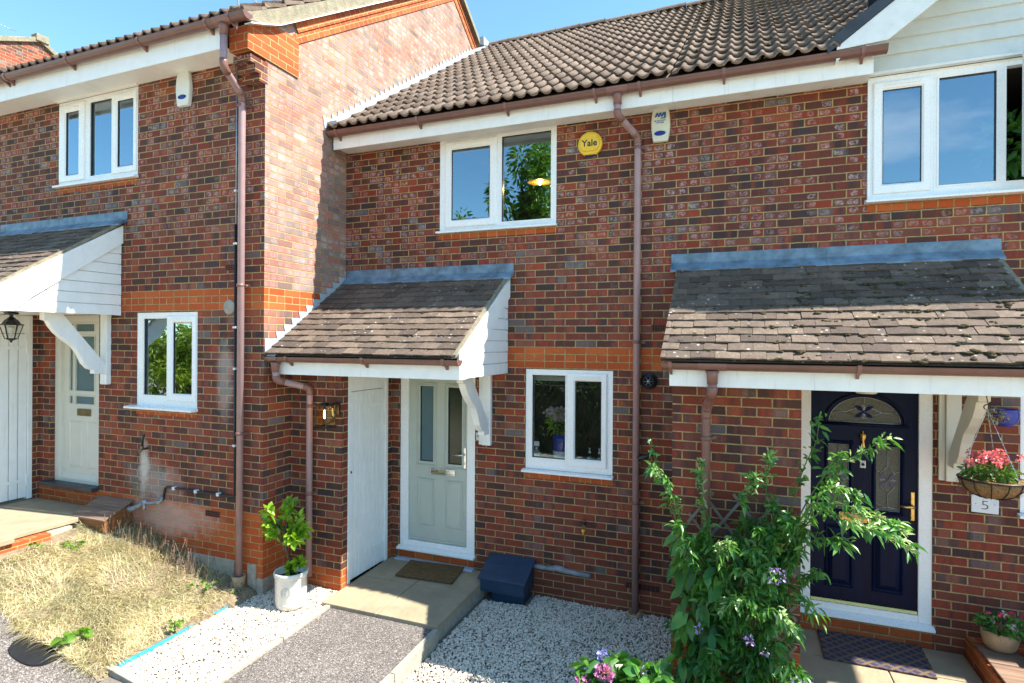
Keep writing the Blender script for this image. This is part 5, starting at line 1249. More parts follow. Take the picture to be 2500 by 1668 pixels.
m.lathe((lx, ly, 0), [(.0, 2.655), (.012, 2.662), (.010, 2.675), (.03, 2.685), (.056, 2.698), (.0, 2.70)], 6, smooth=False)
m.build('lantern_frame', 'black', t)
m = MB()
for k in range(6):
    a = 2*math.pi*k/6; b = 2*math.pi*(k+1)/6
    m.poly([(lx+.054*math.cos(a), ly+.054*math.sin(a), 2.70), (lx+.054*math.cos(b), ly+.054*math.sin(b), 2.70), (lx+.098*math.cos(b), ly+.098*math.sin(b), 2.848), (lx+.098*math.cos(a), ly+.098*math.sin(a), 2.848)])
m.build('lantern_glass', 'lampglass', t)
m = MB(); m.lathe((lx, ly, 0), [(0, 2.72), (.012, 2.73), (.016, 2.78), (.030, 2.80), (.030, 2.825), (0, 2.84)], 12); m.build('bulb', 'glaze', t)

# numerals, number plate, bells
tn = tag(text('3', 0.105, (-3.985, 4.9375, 1.575), 'oldbrass', None, name='house_number', depth=0.003, bold=-0.001), 'dull metal numeral 3 on the brick below the lit lantern', 'house number')
m = MB(); m.box(-2.735, -2.685, 5.862, 5.879, 1.60, 1.685); tb = m.build('door_bell', 'enamel', None, bevel=0.004); tag(tb, 'small white bell push beside the sage door frame', 'door bell')
m = MB(); m.lathe((-2.71, 5.8615, 1.645), [(.012, 0), (.012, .003), (.007, .003), (.007, 0)], 14, ax='y'); q = m.build('bell_button', 'inkgrey', None); q.parent = tb
m = MB(); m.box(-2.725, -2.70, 5.855, 5.879, 1.70, 1.79); tag(m.build('key_safe', 'rubber', None, bevel=0.006), 'small black box tucked behind the curved bracket', 'key safe')
t = thing('house_number_plate', 'white shaped enamel plate reading 5 below the hanging basket', 'number plate', (1.88, 5.87, 1.39))
pts = [(1.788, 1.312), (1.972, 1.300), (1.974, 1.447), (1.958, 1.447), (1.945, 1.452), (1.925, 1.470), (1.905, 1.482), (1.880, 1.487), (1.855, 1.484), (1.835, 1.474), (1.815, 1.458), (1.803, 1.454), (1.788, 1.454)]
pts = [(a, b+(.006 if b < 1.4 and a > 1.9 else 0)) for a, b in pts]
m = MB(); m.prism(pts, 'y', 5.866, 5.879); m.build('plate', 'enamel', t, bevel=0.003)
text('5', 0.105, (1.880, 5.8655, 1.340), 'ink', t, depth=.0005, sx=1.25, bold=-.002)
m = MB()
for x in (1.817, 1.945): disc(m, x, 1.384, .005, 5.863, 5.8655, n=10)
m.build('screw', 'steel', t)
m = MB(); m.sphere((1.880, 5.8655, 1.462), (.010, .002, .005), 8, 5); m.sphere((1.868, 5.8655, 1.459), (.007, .002, .003), 8, 5); m.build('painted_flower', 'orangepl', t)
m = MB(); m.sphere((1.893, 5.8655, 1.459), (.008, .002, .003), 8, 5); m.build('painted_leaf', 'weed', t)

# flue, waste pipe, taps, vents
t = thing('flue_terminal', 'round black flue terminal on brick right of the middle downpipe', 'vent', (-0.845, 5.86, 2.31))
m = MB(); m.lathe((-.845, 5.879, 2.312), [(.083, 0), (.083, .012), (.074, .020), (.060, .020), (.055, .055), (.046, .058), (.040, .030), (.0, .030)], 28, ax='y'); m.build('flange', 'rubber', t)
m = MB()
for k in range(6):
    a = math.pi*k/3; m.tube([(-.845, 5.825, 2.312), (-.845+.045*math.cos(a), 5.825, 2.312+.045*math.sin(a))], .003, 5)
m.lathe((-.845, 5.84, 2.312), [(.016, 0), (.016, .018), (0, .020)], 14, ax='y'); m.build('grille', 'steel', t)
m = MB(); m.tube([(-.79, 5.879, 1.60), (-.80, 5.83, 1.60), (-.85, 5.81, 1.575), (-.94, 5.79, 1.545)], .022, 12); tag(m.build('waste_pipe', 'rubber', None), 'short black waste pipe running into the middle downpipe', 'pipe')
def airbrick(par, x, z, Y, w=0.215, h=0.065):
    m = MB(); m.box(x-w/2, x+w/2, Y-.003, Y+.02, z-h/2, z+h/2); o = m.build('air_brick', 'airbrick', par)
    m = MB(); n = 8
    for k in range(n):
        for q in range(3): a = x-w/2+.012+k*(w-.024)/n; m.box(a+.003, a+(w-.024)/n-.003, Y-.0045, Y-.0032, z-h/2+.006+q*.019, z-h/2+.006+q*.019+.013)
    m.build('slots', 'void', o)
airbrick(H3, -.72, 2.842, 5.88); airbrick(H3, -.90, .250, 5.88, 0.36); airbrick(HL, -5.21, .85, 4.57); airbrick(HL, -4.95, 3.46, 4.57)
t = thing('outside_tap', 'brass wall tap with yellow hose connector right of the blue box', 'tap', (-1.49, 5.87, .78), 'outside taps')
m = MB(); m.tube([(-1.49, 5.879, .815), (-1.49, 5.83, .815), (-1.49, 5.805, .80), (-1.49, 5.80, .775)], [.012, .012, .013, .011], 10); m.lathe((-1.49, 5.835, 0), [(.008, .82), (.008, .845), (.024, .848), (.022, .862), (0, .865)], 10); m.build('tap_body', 'oldbrass', t)
m = MB(); m.lathe((-1.49, 5.80, 0), [(.017, .778), (.019, .770), (.019, .755), (.011, .748), (.010, .722), (0, .722)], 12); m.build('hose_connector', 'yellow', t)
t = thing('outside_tap', 'old brass wall tap with black handle above the chalky stain', 'tap', (-6.20, 4.56, 1.47), 'outside taps')
m = MB(); m.tube([(-6.20, 4.569, 1.475), (-6.20, 4.50, 1.475), (-6.20, 4.475, 1.46), (-6.20, 4.47, 1.435)], [.013, .013, .014, .012], 10); m.lathe((-6.20, 4.51, 0), [(.010, 1.475), (.010, 1.51), (.014, 1.515), (0, 1.52)], 10); m.tube([(-6.27, 4.49, 1.465), (-6.21, 4.49, 1.47)], .010, 8); m.build('tap_body', 'oldbrass', t)
m = MB(); m.tube([(-6.20, 4.50, 1.51), (-6.195, 4.50, 1.57), (-6.175, 4.50, 1.625), (-6.165, 4.50, 1.645)], [.013, .013, .012, .010], 8); m.build('tap_handle', 'rubber', t)
m = MB(); m.lathe((-4.99, 4.569, 3.045), [(.078, 0), (.078, .006), (.070, .009), (0, .009)], 26, ax='y'); tag(m.build('blanking_plate', 'concrete', None), 'round pale cement patch on the orange brick band', 'vent cover')
# thin conduit and gas pipe on the left house
t = thing('cable_conduit', 'thin dark conduit running down the left house beside the downpipe', 'conduit', (-4.89, 4.55, 1))
m = MB(); m.tube([(-4.888, 4.555, 5.55), (-4.890, 4.555, 3.9)], .008, 8); m.build('cable', 'steel', t)
m = MB(); m.tube([(-4.890, 4.55, 3.90), (-4.885, 4.55, 1.09), (-4.895, 4.55, 1.07), (-5.0, 4.55, 1.065), (-5.87, 4.55, 1.075), (-5.90, 4.55, 1.06), (-5.915, 4.55, 1.0), (-5.93, 4.55, .93)], .0125, 8); m.build('conduit_pipe', 'rubber', t)
m = MB()
for z in (3.70, 2.83): m.box(-4.905, -4.858, 4.528, 4.568, z-.010, z+.010)
for x in (-5.75, -5.42, -5.10): m.box(x-.022, x+.012, 4.528, 4.568, 1.055, 1.09)
for z in (4.25, 2.4, 1.6): m.box(-4.905, -4.872, 4.535, 4.568, z-.012, z+.012)
m.build('pipe_clip', 'enamel', t, bevel=0.002)
t = thing('gas_pipe', 'grey gas pipe and valve leading to the wooden meter box', 'pipe', (-6.2, 4.5, .9))
m = MB(); m.tube([(-6.44, 4.50, .785), (-6.36, 4.50, .79), (-6.26, 4.50, .83), (-6.18, 4.50, .88)], [.028, .028, .024, .020], 10); m.tube([(-6.19, 4.50, .90), (-6.10, 4.50, .885), (-6.0, 4.50, .90), (-5.93, 4.52, .915), (-5.93, 4.54, .96)], .016, 8); m.build('pipe_run', 'greypipe', t)
m = MB(); m.sphere((-6.15, 4.50, .89), (.032, .028, .032), 10, 6); m.tube([(-6.15, 4.49, .88), (-6.13, 4.48, .81)], .015, 8); m.lathe((-5.96, 4.52, 0), [(.022, .885), (.026, .90), (.022, .925)], 10); m.build('valve', 'steel', t)
m = MB(); m.tube([(-6.14, 4.50, .92), (-6.25, 4.52, .905), (-6.33, 4.53, .945), (-6.355, 4.55, 1.03), (-6.32, 4.56, 1.10)], .0045, 6); m.build('earth_wire', 'grass_g', t)
t = thing('gas_pipe', 'grey lagged pipe on brick right of the blue wooden box', 'pipe', (-1.7, 5.85, .3))
m = MB(); m.tube([(-2.06, 5.85, .305), (-1.95, 5.85, .300), (-1.84, 5.845, .305), (-1.80, 5.845, .318), (-1.74, 5.845, .315), (-1.66, 5.85, .298), (-1.45, 5.85, .287), (-1.43, 5.87, .287)], [.024, .022, .024, .032, .034, .024, .024, .022], 10); m.build('pipe_run', 'greypipe', t)
m = MB(); m.tube([(-1.945, 5.874, .45), (-1.945, 5.87, .37), (-1.93, 5.86, .345), (-1.84, 5.85, .335), (-1.80, 5.845, .335)], .0045, 6); m.build('earth_wire', 'grass_g', t)

# meter boxes
def meterbox(label, x0, x1, yb, yf, zb, zf, mat, lid, zg, nboards=6, over=0.02):
    t = thing('meter_box', label, 'meter box', ((x0+x1)/2, (yb+yf)/2, zg), 'sloping meter boxes against the walls')
    th = .018
    for k in range(nboards):
        a = k/nboards; b = (k+1)/nboards; ya = yb+(yf-yb)*a; yc = yb+(yf-yb)*b-(-.003); za = zb+(zf-zb)*a; zc = zb+(zf-zb)*b
        m = MB(); m.hexa([(x0-over, yc, zc-th), (x1+over, yc, zc-th), (x1+over, ya, za-th), (x0-over, ya, za-th), (x0-over, yc, zc+.004*(k % 2)), (x1+over, yc, zc+.004*(k % 2)), (x1+over, ya, za+.004*(k % 2)), (x0-over, ya, za)])
        m.build('lid_board', lid, t, bevel=0.003)
    sl = (zb-zf)/(yb-yf)
    m = MB(); m.prism([(yf+.03, zf-.145), (yf+.02, zf+.02*sl-th-.001), (yb-.002, zb-th-.002), (yb-.002, zf-.145)], 'x', x0, x1); m.build('body', mat, t, bevel=0.004)
    m = MB(); m.box(x0+.10, x1-.03, yf+.11, yb-.01, zg-.1, zf-.146); m.build('pedestal', mat, t, bevel=0.004)
    return t
meterbox('navy painted wooden meter box with sloping lid on shaded gravel', -2.535, -2.045, 5.872, 5.53, .375, .222, 'bluepaint', 'bluepaint', .0, 4)
meterbox('brown stained wooden meter box with weathered lid above the dry grass', -6.95, -6.44, 4.562, 4.225, .875, .728, 'boxwood', 'lidwood', .42, 5)

# door mats, manhole cover
m = MB(); m.hexa([(-3.475, 5.395, .146), (-2.80, 5.43, .147), (-2.86, 5.845, .158), (-3.53, 5.80, .157), (-3.475, 5.395, .164), (-2.80, 5.43, .165), (-2.86, 5.845, .176), (-3.53, 5.80, .175)]); tag(m.build('door_mat', 'coirmat', None, bevel=0.004), 'plain brown coir mat before the sage green door', 'door mat')
m = MB(); m.hexa([(.655, 5.35, .118), (1.425, 5.35, .118), (1.44, 5.865, .118), (.66, 5.865, .118), (.655, 5.35, .132), (1.425, 5.35, .132), (1.44, 5.865, .132), (.66, 5.865, .132)]); tag(m.build('door_mat', 'patmat', None, bevel=0.003), 'navy and tan diamond patterned mat before the navy door', 'door mat')
m = MB(); pts = []
for k in range(32):
    a = 2*math.pi*k/32; pts.append((-5.25+.21*math.copysign(abs(math.cos(a))**.8, math.cos(a))*1.0, 2.94+.145*math.copysign(abs(math.sin(a))**.8, math.sin(a))))
n = m.add([(x, y, gz(x, y)-.02) for x, y in pts]+[(x, y, gz(x, y)+.006) for x, y in pts]); m.face(range(n+32, n+64))
for k in range(32): j = (k+1) % 32; m.face((n+k, n+j, n+32+j, n+32+k))
tag(m.build('manhole_cover', 'rubber', None), 'oval black plastic drain cover in the asphalt beside dry grass', 'drain cover')
MT['rubber'].node_tree.nodes['Principled BSDF'].inputs['Roughness'].default_value = 0.4

# aerials above the left roof
def aerial(label, mast, a, b, n, L_, up=(0, 0, 1)):
    t = thing('tv_aerial', label, 'aerial', mast[0], 'roof aerials'); m = MB(); m.tube([mast[0], mast[1]], .022, 8); m.build('mast', 'steel', t)
    a, b = Vector(a), Vector(b); m = MB(); m.tube([a, b], .010, 6); m.build('boom', 'steel', t)
    d = (b-a).normalized(); s = d.cross(Vector(up)).normalized(); m = MB()
    for k in range(n):
        p = a+(b-a)*(k+.5)/n; m.tube([p-s*L_, p+s*L_], .006, 5)
    m.build('elements', 'steel', t)
aerial('slim pole aerial with small yagi on the left roof', ((-9.42, 8.8, 8.7), (-9.44, 8.8, 11.0)), (-9.10, 8.8, 9.52), (-8.62, 8.7, 9.12), 6, .10)
aerial('small aerial boom against the sky at the far left', ((-18.2, 9.0, 9.9), (-18.2, 9.0, 11.2)), (-18.1, 8.9, 10.95), (-16.85, 8.8, 10.36), 7, .13)

# ------------------------------------------------------------------ inside the windows
t = thing('pendant_lamp', 'brass dish pendant lamp, lit, inside the upper middle window', 'lamp', (-2.05, 6.3, 4.4))
m = MB(); m.lathe((-2.235, 6.55, 0), [(0.145, 4.60), (.14, 4.612), (.09, 4.640), (.04, 4.655), (.015, 4.67), (.012, 4.69), (0, 4.69)], 28); m.build('lamp_shade', 'shade', t)
m = MB(); m.tube([(-2.235, 6.55, 4.69), (-2.235, 6.55, 5.05)], .004, 6); m.build('flex', 'ink', t)
m = MB(); m.sphere((-2.235, 6.55, 4.605), (.028, .028, .033), 12, 8); m.build('bulb', 'bulb', t)
pl = bpy.data.lights.new('pendant_light', 'POINT'); pl.energy = 3.0; pl.color = (1, .65, .28); pl.shadow_soft_size = .02
po = bpy.data.objects.new('pendant_light', pl); C.objects.link(po); po.parent = t; po.location = Vector((-2.235, 6.55, 4.56))-t.location
t = thing('flower_vase', 'blue and white vase of pink flowers inside the ground floor window', 'vase', (-1.80, 6.1, 1.37))
m = MB(); m.lathe((-1.80, 6.06, 0), [(.0, 1.370), (.075, 1.372), (.095, 1.46), (.10, 1.62), (.098, 1.70), (.09, 1.70), (.085, 1.6)], 24); m.build('vase', 'blueglaze', t)
m = MB(); m.lathe((-1.80, 6.06, 0), [(.0755, 1.372), (.0960, 1.46), (.0985, 1.52), (.0985, 1.521)], 24); m.build('glaze_band', 'enamel', t)
def leafcloud(name, parent, mat, n, cf, size, seed, wid=.35, droop=.2, outward=None, cup=.25, mats=None, frac=None):
    """n leaves (folded blades, 4 triangles each); cf(rng)->(point, direction)"""
    rs = np.random.RandomState(seed); P = np.zeros((n, 3)); D = np.zeros((n, 3))
    for i in range(n): p, d = cf(rs); P[i] = p; D[i] = d
    D /= np.linalg.norm(D, axis=1)[:, None]+1e-9
    rv = rs.normal(size=(n, 3)); S_ = np.cross(D, rv); S_ /= np.linalg.norm(S_, axis=1)[:, None]+1e-9; N = np.cross(S_, D)
    flip = np.where(N[:, 2:3] < 0, -1, 1); N = N*flip
    L_ = rs.uniform(size[0], size[1], size=(n, 1)); w = L_*wid*rs.uniform(.8, 1.2, size=(n, 1))
    v = np.zeros((n, 8, 3)); dn = np.array([0, 0, -1.0])
    v[:, 0] = P; v[:, 1] = P+D*L_*.33+S_*w*.5+N*w*cup+dn*L_*droop*.1; v[:, 2] = P+D*L_*.33-S_*w*.5+N*w*cup+dn*L_*droop*.1
    v[:, 3] = P+D*L_*.33+dn*L_*droop*.1; v[:, 4] = P+D*L_*.68+S_*w*.42+N*w*cup*.8+dn*L_*droop*.4; v[:, 5] = P+D*L_*.68-S_*w*.42+N*w*cup*.8+dn*L_*droop*.4
    v[:, 6] = P+D*L_*.68+dn*L_*droop*.4; v[:, 7] = P+D*L_+dn*L_*droop
    T = np.array([[0, 1, 3], [0, 3, 2], [1, 4, 6], [1, 6, 3], [3, 6, 5], [3, 5, 2], [4, 7, 6], [6, 7, 5]])
    F = (T[None]+(np.arange(n)*8)[:, None, None]).reshape(-1)
    mi = None
    if mats: mi = np.repeat((rs.uniform(size=n) < frac).astype(int), 8)
    return npmesh(name, v.reshape(-1, 3), F, 3, mat, parent, mats, mi, smooth=True)
def ball(c, rr):
    c = np.array(c); rr = np.array(rr)
    def f(rs):
        d = rs.normal(size=3); d /= np.linalg.norm(d); q = rs.uniform(.3, 1)**.6
        return c+d*rr*q, d+rs.normal(size=3)*.5+np.array([0, 0, .2])
    return f
leafcloud('foliage', t, 'leaf_bay', 260, ball((-1.82, 6.06, 1.80), (.15, .10, .12)), (.04, .07), 5)
leafcloud('blossom', t, 'pet_pale', 240, ball((-1.84, 6.05, 1.92), (.15, .09, .06)), (.025, .045), 6, wid=.9)
for k, x in enumerate((-1.475, -1.372)):
    t = thing('soap_bottle', ('left' if k == 0 else 'right')+' one of two clear pump bottles on the ground floor window board', 'bottle', (x, 6.0, 1.37), 'pump bottles on the window board')
    m = MB(); m.lathe((x, 6.0, 0), [(0, 1.372), (.028, 1.374), (.030, 1.46), (.028, 1.50), (.012, 1.515), (.012, 1.53)], 16); m.build('bottle', 'enamel' if False else 'lampglass', t)
    m = MB(); m.lathe((x, 6.0, 0), [(0, 1.376), (.026, 1.378), (.027, 1.48), (0, 1.482)], 16); m.build('liquid', 'inkgrey', t)
    m = MB(); m.lathe((x, 6.0, 0), [(.014, 1.525), (.014, 1.545), (.005, 1.548), (.005, 1.57), (.012, 1.572), (.012, 1.58), (0, 1.58)], 12); m.build('pump', 'enamel', t)
t = thing('window_stickers', 'column of small white, blue and yellow stickers inside the ground floor window', 'stickers', (-2.05, 5.905, 1.5))
for z0_, z1_, mt_ in ((1.575, 1.625, 'enamel'), (1.530, 1.572, 'lens'), (1.500, 1.527, 'cyan'), (1.468, 1.497, 'enamel')):
    m = MB(); m.box(-2.070, -2.010, 5.9165, 5.9175, z0_, z1_); m.build('sticker', mt_, t)
m = MB(); disc(m, -2.040, 1.551, .014, 5.9155, 5.9163, n=14); m.build('sticker_emblem', 'yellow', t)

# ------------------------------------------------------------------ plants
# bay tree in a cream pot
px_, py_ = -4.09, 4.50; pz = 0.095
t = thing('plant_pot', 'round cream glazed pot with a faint crest, standing on white gravel', 'plant pot', (px_, py_, pz))
m = MB(); m.lathe((px_, py_, pz), [(0, 0), (.118, 0), (.138, .015), (.145, .05), (.1455, .055), (.143, .06), (.147, .075), (.150, .30), (.152, .305), (.160, .312), (.162, .345), (.156, .352), (.146, .350), (.140, .335), (.138, .27)], 40); m.build('pot', 'glaze', t)
m = MB(); m.lathe((px_, py_, pz), [(0, .285), (.07, .290), (.139, .280)], 30); m.build('soil', 'soil', t)
dv = Vector((.42, -1, 0)).normalized(); sv = Vector((-dv.y, dv.x, 0))*-1 if False else Vector((1, .42, 0)).normalized()
ang0 = math.atan2(dv.y, dv.x)
m = MB()
def onpot(a, b): th = ang0+a/.150; return (px_+.1515*math.cos(th), py_+.1515*math.sin(th), pz+.185+b)
for rr_ in (.046, .034): m.tube([onpot(rr_*math.cos(2*math.pi*k/28), rr_*math.sin(2*math.pi*k/28)) for k in range(29)], .0012, 4, caps=False)
for k in range(24):
    a = 2*math.pi*k/24; m.tube([onpot(.037*math.cos(a), .037*math.sin(a)), onpot(.043*math.cos(a), .043*math.sin(a))], .0009, 4)
m.tube([onpot(0, -.022), onpot(0, .024)], .0018, 4); m.tube([onpot(-.016, .012), onpot(0, .022), onpot(.016, .012)], .0015, 4); m.tube([onpot(-.014, -.014), onpot(.014, -.014)], .0015, 4); m.tube([onpot(-.018, .0), onpot(.018, .0)], .0012, 4)
m.build('crest', 'inkgrey', t)
t = thing('bay_tree', 'small bright green bay tree growing in the cream pot', 'potted tree', (px_, py_, pz+.28))
base = Vector((px_, py_, pz+.28)); m = MB(); top = Vector((-4.165, 4.48, .80)); rnb = random.Random(4)
m.tube([base, base+Vector((-.015, 0, .15)), Vector((-4.13, 4.49, .60)), top], [.014, .011, .010, .008], 8)
tips = []
for k in range(26):
    a = rnb.uniform(0, 2*math.pi); s0 = Vector((-4.15, 4.485, rnb.uniform(.62, .84))); e = top+Vector((math.cos(a)*rnb.uniform(.08, .27), math.sin(a)*rnb.uniform(.06, .22), rnb.uniform(-.08, .30)))
    m.tube([s0, (s0+e)/2+Vector((0, 0, .02)), e], [.006, .004, .0025], 6); tips.append((s0, e))
for a in ((.07, .03, .13), (.02, -.05, .10), (.10, 0, .17)): m.tube([base, base+Vector(a)*.6, base+Vector(a)], .003, 5); tips.append((base+Vector(a)*.5, base+Vector(a)))
m.build('trunk', 'bark', t)
def bayf(rs):
    i = rs.randint(len(tips)+0) if rs.uniform() > .06 else len(tips)-1-rs.randint(3)
    a, b = tips[i]; q = rs.uniform(.35, 1.0)**.5; p = a+(b-a)*q; d = (b-a).normalized()
    v = np.array(d)*.7+rs.normal(size=3)*.75+np.array([0, 0, .25]); return np.array(p), v
leafcloud('leaves', t, 'leaf_bay', 560, bayf, (.07, .12), 3, wid=.44, droop=.12)

# climber on the store wall of the right house
t = thing('climbing_plant', 'tall leafy climber with lilac flowers covering the brick store wall', 'climber', (-0.02, 4.8, 0))
rnc = np.random.RandomState(21); stems = []; ms = MB()
def stem(pts, r0=.006):
    pts = [Vector(p) for p in pts]; out = []
    for i in range(len(pts)-1):
        p0 = pts[max(0, i-1)]; p1 = pts[i]; p2 = pts[i+1]; p3 = pts[min(len(pts)-1, i+2)]
        for k in range(6):
            s = k/6; out.append(0.5*((2*p1)+(p2-p0)*s+(2*p0-5*p1+4*p2-p3)*s*s+(3*p1-p0-3*p2+p3)*s**3))
    out.append(pts[-1]); n = len(out); ms.tube(out, [r0*(1-.75*i/n) for i in range(n)], 5); stems.append(out)
# main arms read from the photograph (world metres)
arms = [[(-.20, 4.75, .0), (-.35, 4.7, .8), (-.45, 4.62, 1.3), (-.57, 4.55, 1.7), (-.66, 4.5, 1.98)], [(-.25, 4.7, .9), (-.42, 4.5, 1.4), (-.52, 4.45, 1.68), (-.62, 4.42, 1.76)],
 [(-.1, 4.75, .9), (-.25, 4.65, 1.4), (-.27, 4.6, 1.82)], [(.1, 4.75, 1.0), (.02, 4.6, 1.5), (.08, 4.5, 1.66), (.10, 4.48, 1.76)], [(.2, 4.75, 1.0), (.18, 4.6, 1.6), (.20, 4.5, 1.93)],
 [(.3, 4.8, 1.2), (.42, 4.7, 1.75), (.50, 4.6, 2.0), (.52, 4.6, 2.20)], [(.35, 4.75, 1.3), (.55, 4.55, 1.78), (.75, 4.45, 1.97), (.92, 4.4, 2.10)], [(.35, 4.7, 1.2), (.55, 4.5, 1.72), (.64, 4.45, 1.98)],
 [(.3, 4.65, 1.2), (.55, 4.35, 1.62), (.75, 4.25, 1.62), (.95, 4.20, 1.55)], [(.3, 4.65, 1.2), (.5, 4.3, 1.72), (.7, 4.2, 1.74)], [(.3, 4.6, 1.2), (.45, 4.25, 1.65), (.60, 4.18, 1.58), (.80, 4.12, 1.55), (.97, 4.1, 1.47)],
 [(.3, 4.6, 1.1), (.5, 4.5, 1.35), (.68, 4.45, 1.36)], [(.25, 4.6, .8), (.4, 4.45, .95), (.5, 4.4, .85)], [(.1, 4.6, .3), (.3, 4.4, .5), (.42, 4.3, .35)], [(0, 4.6, .5), (.1, 4.35, .85), (.0, 4.25, .95), (-.1, 4.2, .88)], [(0, 4.6, .6), (.2, 4.3, .9), (.35, 4.2, .80)], [(-.1, 4.6, .8), (-.15, 4.4, 1.2), (-.05, 4.3, 1.3)]]
for a in arms: stem(a)
for k in range(60):
    x = rnc.uniform(-.42, .42); z = rnc.uniform(.05, 1.45); y = rnc.uniform(4.5, 4.88)
    stem([(x*.4, 4.8, max(0, z-.5)), ((x*.4+x)/2, y, z-.2), (x, y-.05, z), (x+rnc.uniform(-.12, .12), y-.12, z+rnc.uniform(.02, .2))], .004)
ms.build('stems', 'greenstem', t)
def climbf(rs):
    if rs.uniform() < .84:
        s = stems[17+rs.randint(len(stems)-17)]
        q = rs.uniform(.25, 1)
    else: s = stems[rs.randint(17)]; q = rs.uniform(.15, 1)
    i = min(len(s)-2, int(q*(len(s)-1))); p = s[i]; d = (s[i+1]-s[i]).normalized()
    v = np.array(d)*.5+rs.normal(size=3)*.65+np.array([0, -.35, -.15]); return np.array(p)+rs.normal(size=3)*.018, v
leafcloud('leaves', t, 'leaf_climb', 7200, climbf, (.045, .098), 31, wid=.30, droop=.28)
def tipf(rs):
    s = stems[rs.choice([8, 9, 10, 10, 8, 1, 4, 3, 2, 14, 15, 16, 6])]; i = rs.randint(int(len(s)*.55), len(s)-1); p = s[i]; d = (s[i+1]-s[i]).normalized()
    return np.array(p)+rs.normal(size=3)*.012, np.array(d)*.7+rs.normal(size=3)*.6
leafcloud('sunlit_young_leaves', t, 'leaf_tip', 640, tipf, (.03, .07), 32, wid=.27, droop=.15)
def bigf(rs):
    return np.array([rs.uniform(-.45, -.12), rs.uniform(4.5, 4.72), rs.uniform(.15, 1.2)]), np.array([rs.uniform(-.8, .2), -.5, -.7])+rs.normal(size=3)*.3
leafcloud('broad_leaves', t, 'leaf_climb', 110, bigf, (.10, .17), 33, wid=.55, droop=.2)
for (c, rr, n, mt_) in (((.235, 4.40, 1.085), .06, 75, 'pet_lilac'), ((-.27, 4.42, .62), .03, 22, 'pet_lilac'), ((.07, 4.36, .63), .03, 30, 'pet_lilac'), ((.37, 4.30, .43), .045, 24, 'pet_lilac'), ((.17, 4.3, .60), .02, 10, 'pet_lilac'), ((.46, 4.25, .45), .02, 8, 'pet_lilac')):
    leafcloud('flower_cluster', t, mt_, n, ball(c, (rr, rr*.7, rr*1.1)), (.014, .026), int(n+c[0]*100+300), wid=.7)
# trellis under it
t = thing('trellis', 'diagonal wooden trellis fixed to the store wall behind the climber', 'trellis', (0, 4.92, 1))
for sgn in (1, -1):
    for k in range(-3, 5):
        x0_ = -.42; pts = []
        for zz in np.linspace(.1, 1.5, 60):
            x = (k*.24+.0)+sgn*(zz-.8)*.75
            if -.40 <= x <= .41: pts.append((x, zz))
        if len(pts) > 3:
            a, b = pts[0], pts[-1]; dx, dz_ = b[0]-a[0], b[1]-a[1]; l = math.hypot(dx, dz_); nx_, nz2 = -dz_/l*.011, dx/l*.011
            y = 4.915 if sgn > 0 else 4.927
            m = MB(); m.prism([(a[0]-nx_, a[1]-nz2), (b[0]-nx_, b[1]-nz2), (b[0]+nx_, b[1]+nz2), (a[0]+nx_, a[1]+nz2)], 'y', y-.009, y); m.build('lath', 'trellis', t)

# hydrangea at the bottom edge
t = thing('hydrangea_bush', 'hydrangea with pink and blue flower heads at the bottom edge', 'shrub', (-.70, 4.1, 0))
m = MB(); rh = np.random.RandomState(8); ht = []
for k in range(40):
    a = rh.uniform(0, 6.28); q = rh.uniform(.05, .36); p = Vector((-.66+q*math.cos(a), 4.06+q*math.sin(a)*.7, rh.uniform(.16, .44))); m.tube([(-.68, 4.05, -.02), (-.68+q*.5*math.cos(a), 4.05+q*.4*math.sin(a), p.z*.6), p], [.006, .005, .003], 5); ht.append(p)
m.build('stems', 'greenstem', t)
def hydf(rs): p = ht[rs.randint(len(ht))]; return np.array(p)+rs.normal(size=3)*.03, rs.normal(size=3)*np.array([1, 1, .35])+np.array([0, -.1, .15])
leafcloud('leaves', t, 'leaf_hyd', 420, hydf, (.09, .15), 41, wid=.62, droop=.22, cup=.18)
for (c, r_, mt_, n) in (((-.86, 3.98, .405), .058, 'pet_mauve', 190), ((-1.00, 3.96, .31), .055, 'pet_mauve', 120), ((-.90, 4.14, .42), .055, 'pet_blue', 120), ((-.42, 3.86, .33), .045, 'pet_blue', 60), ((-.60, 4.0, .46), .016, 'pet_lilac', 14)):
    leafcloud('flower_head', t, mt_, n, ball(c, (r_, r_, r_*.7)), (.018, .034), int(c[0]*-200+n), wid=.95, droop=.05)

# bark-lined hanging basket
t = thing('hanging_basket', 'coir lined wire basket hanging on chains from the right hand bracket', 'hanging basket', (1.68, 5.13, 1.6))
bx, by, bz = 1.68, 5.12, 1.735
m = MB(); m.lathe((bx, by, bz), [(0, -.132), (.07, -.126), (.13, -.100), (.175, -.055), (.195, 0), (.185, .008), (.17, -.01)], 32); m.build('coir_liner', 'coir', t)
m = MB()
m.tube([(bx+.198*math.cos(2*math.pi*k/36), by+.198*math.sin(2*math.pi*k/36), bz) for k in range(37)], .007, 8, caps=False)
for k in range(12):
    a = 2*math.pi*k/12+.2; m.tube([(bx+q*math.cos(a), by+q*math.sin(a), bz+h) for q, h in ((.198, 0), (.180, -.056), (.136, -.103), (.075, -.130), (0, -.137))], .0035, 5)
m.build('wire_frame', 'black', t)
hk = Vector((1.655, 5.135, 2.235)); m = MB()
for k in range(3):
    a = 2*math.pi*k/3+1.1; e = Vector((bx+.197*math.cos(a), by+.197*math.sin(a), bz)); n = 26
    for q in range(n):
        p = hk+(e-hk)*(q+.5)/n; d = (e-hk)/n*.42; m.tube([p-d, p+d], .0024 if q % 2 else .0042, 5, smooth=False)
m.build('chain', 'steel', t)
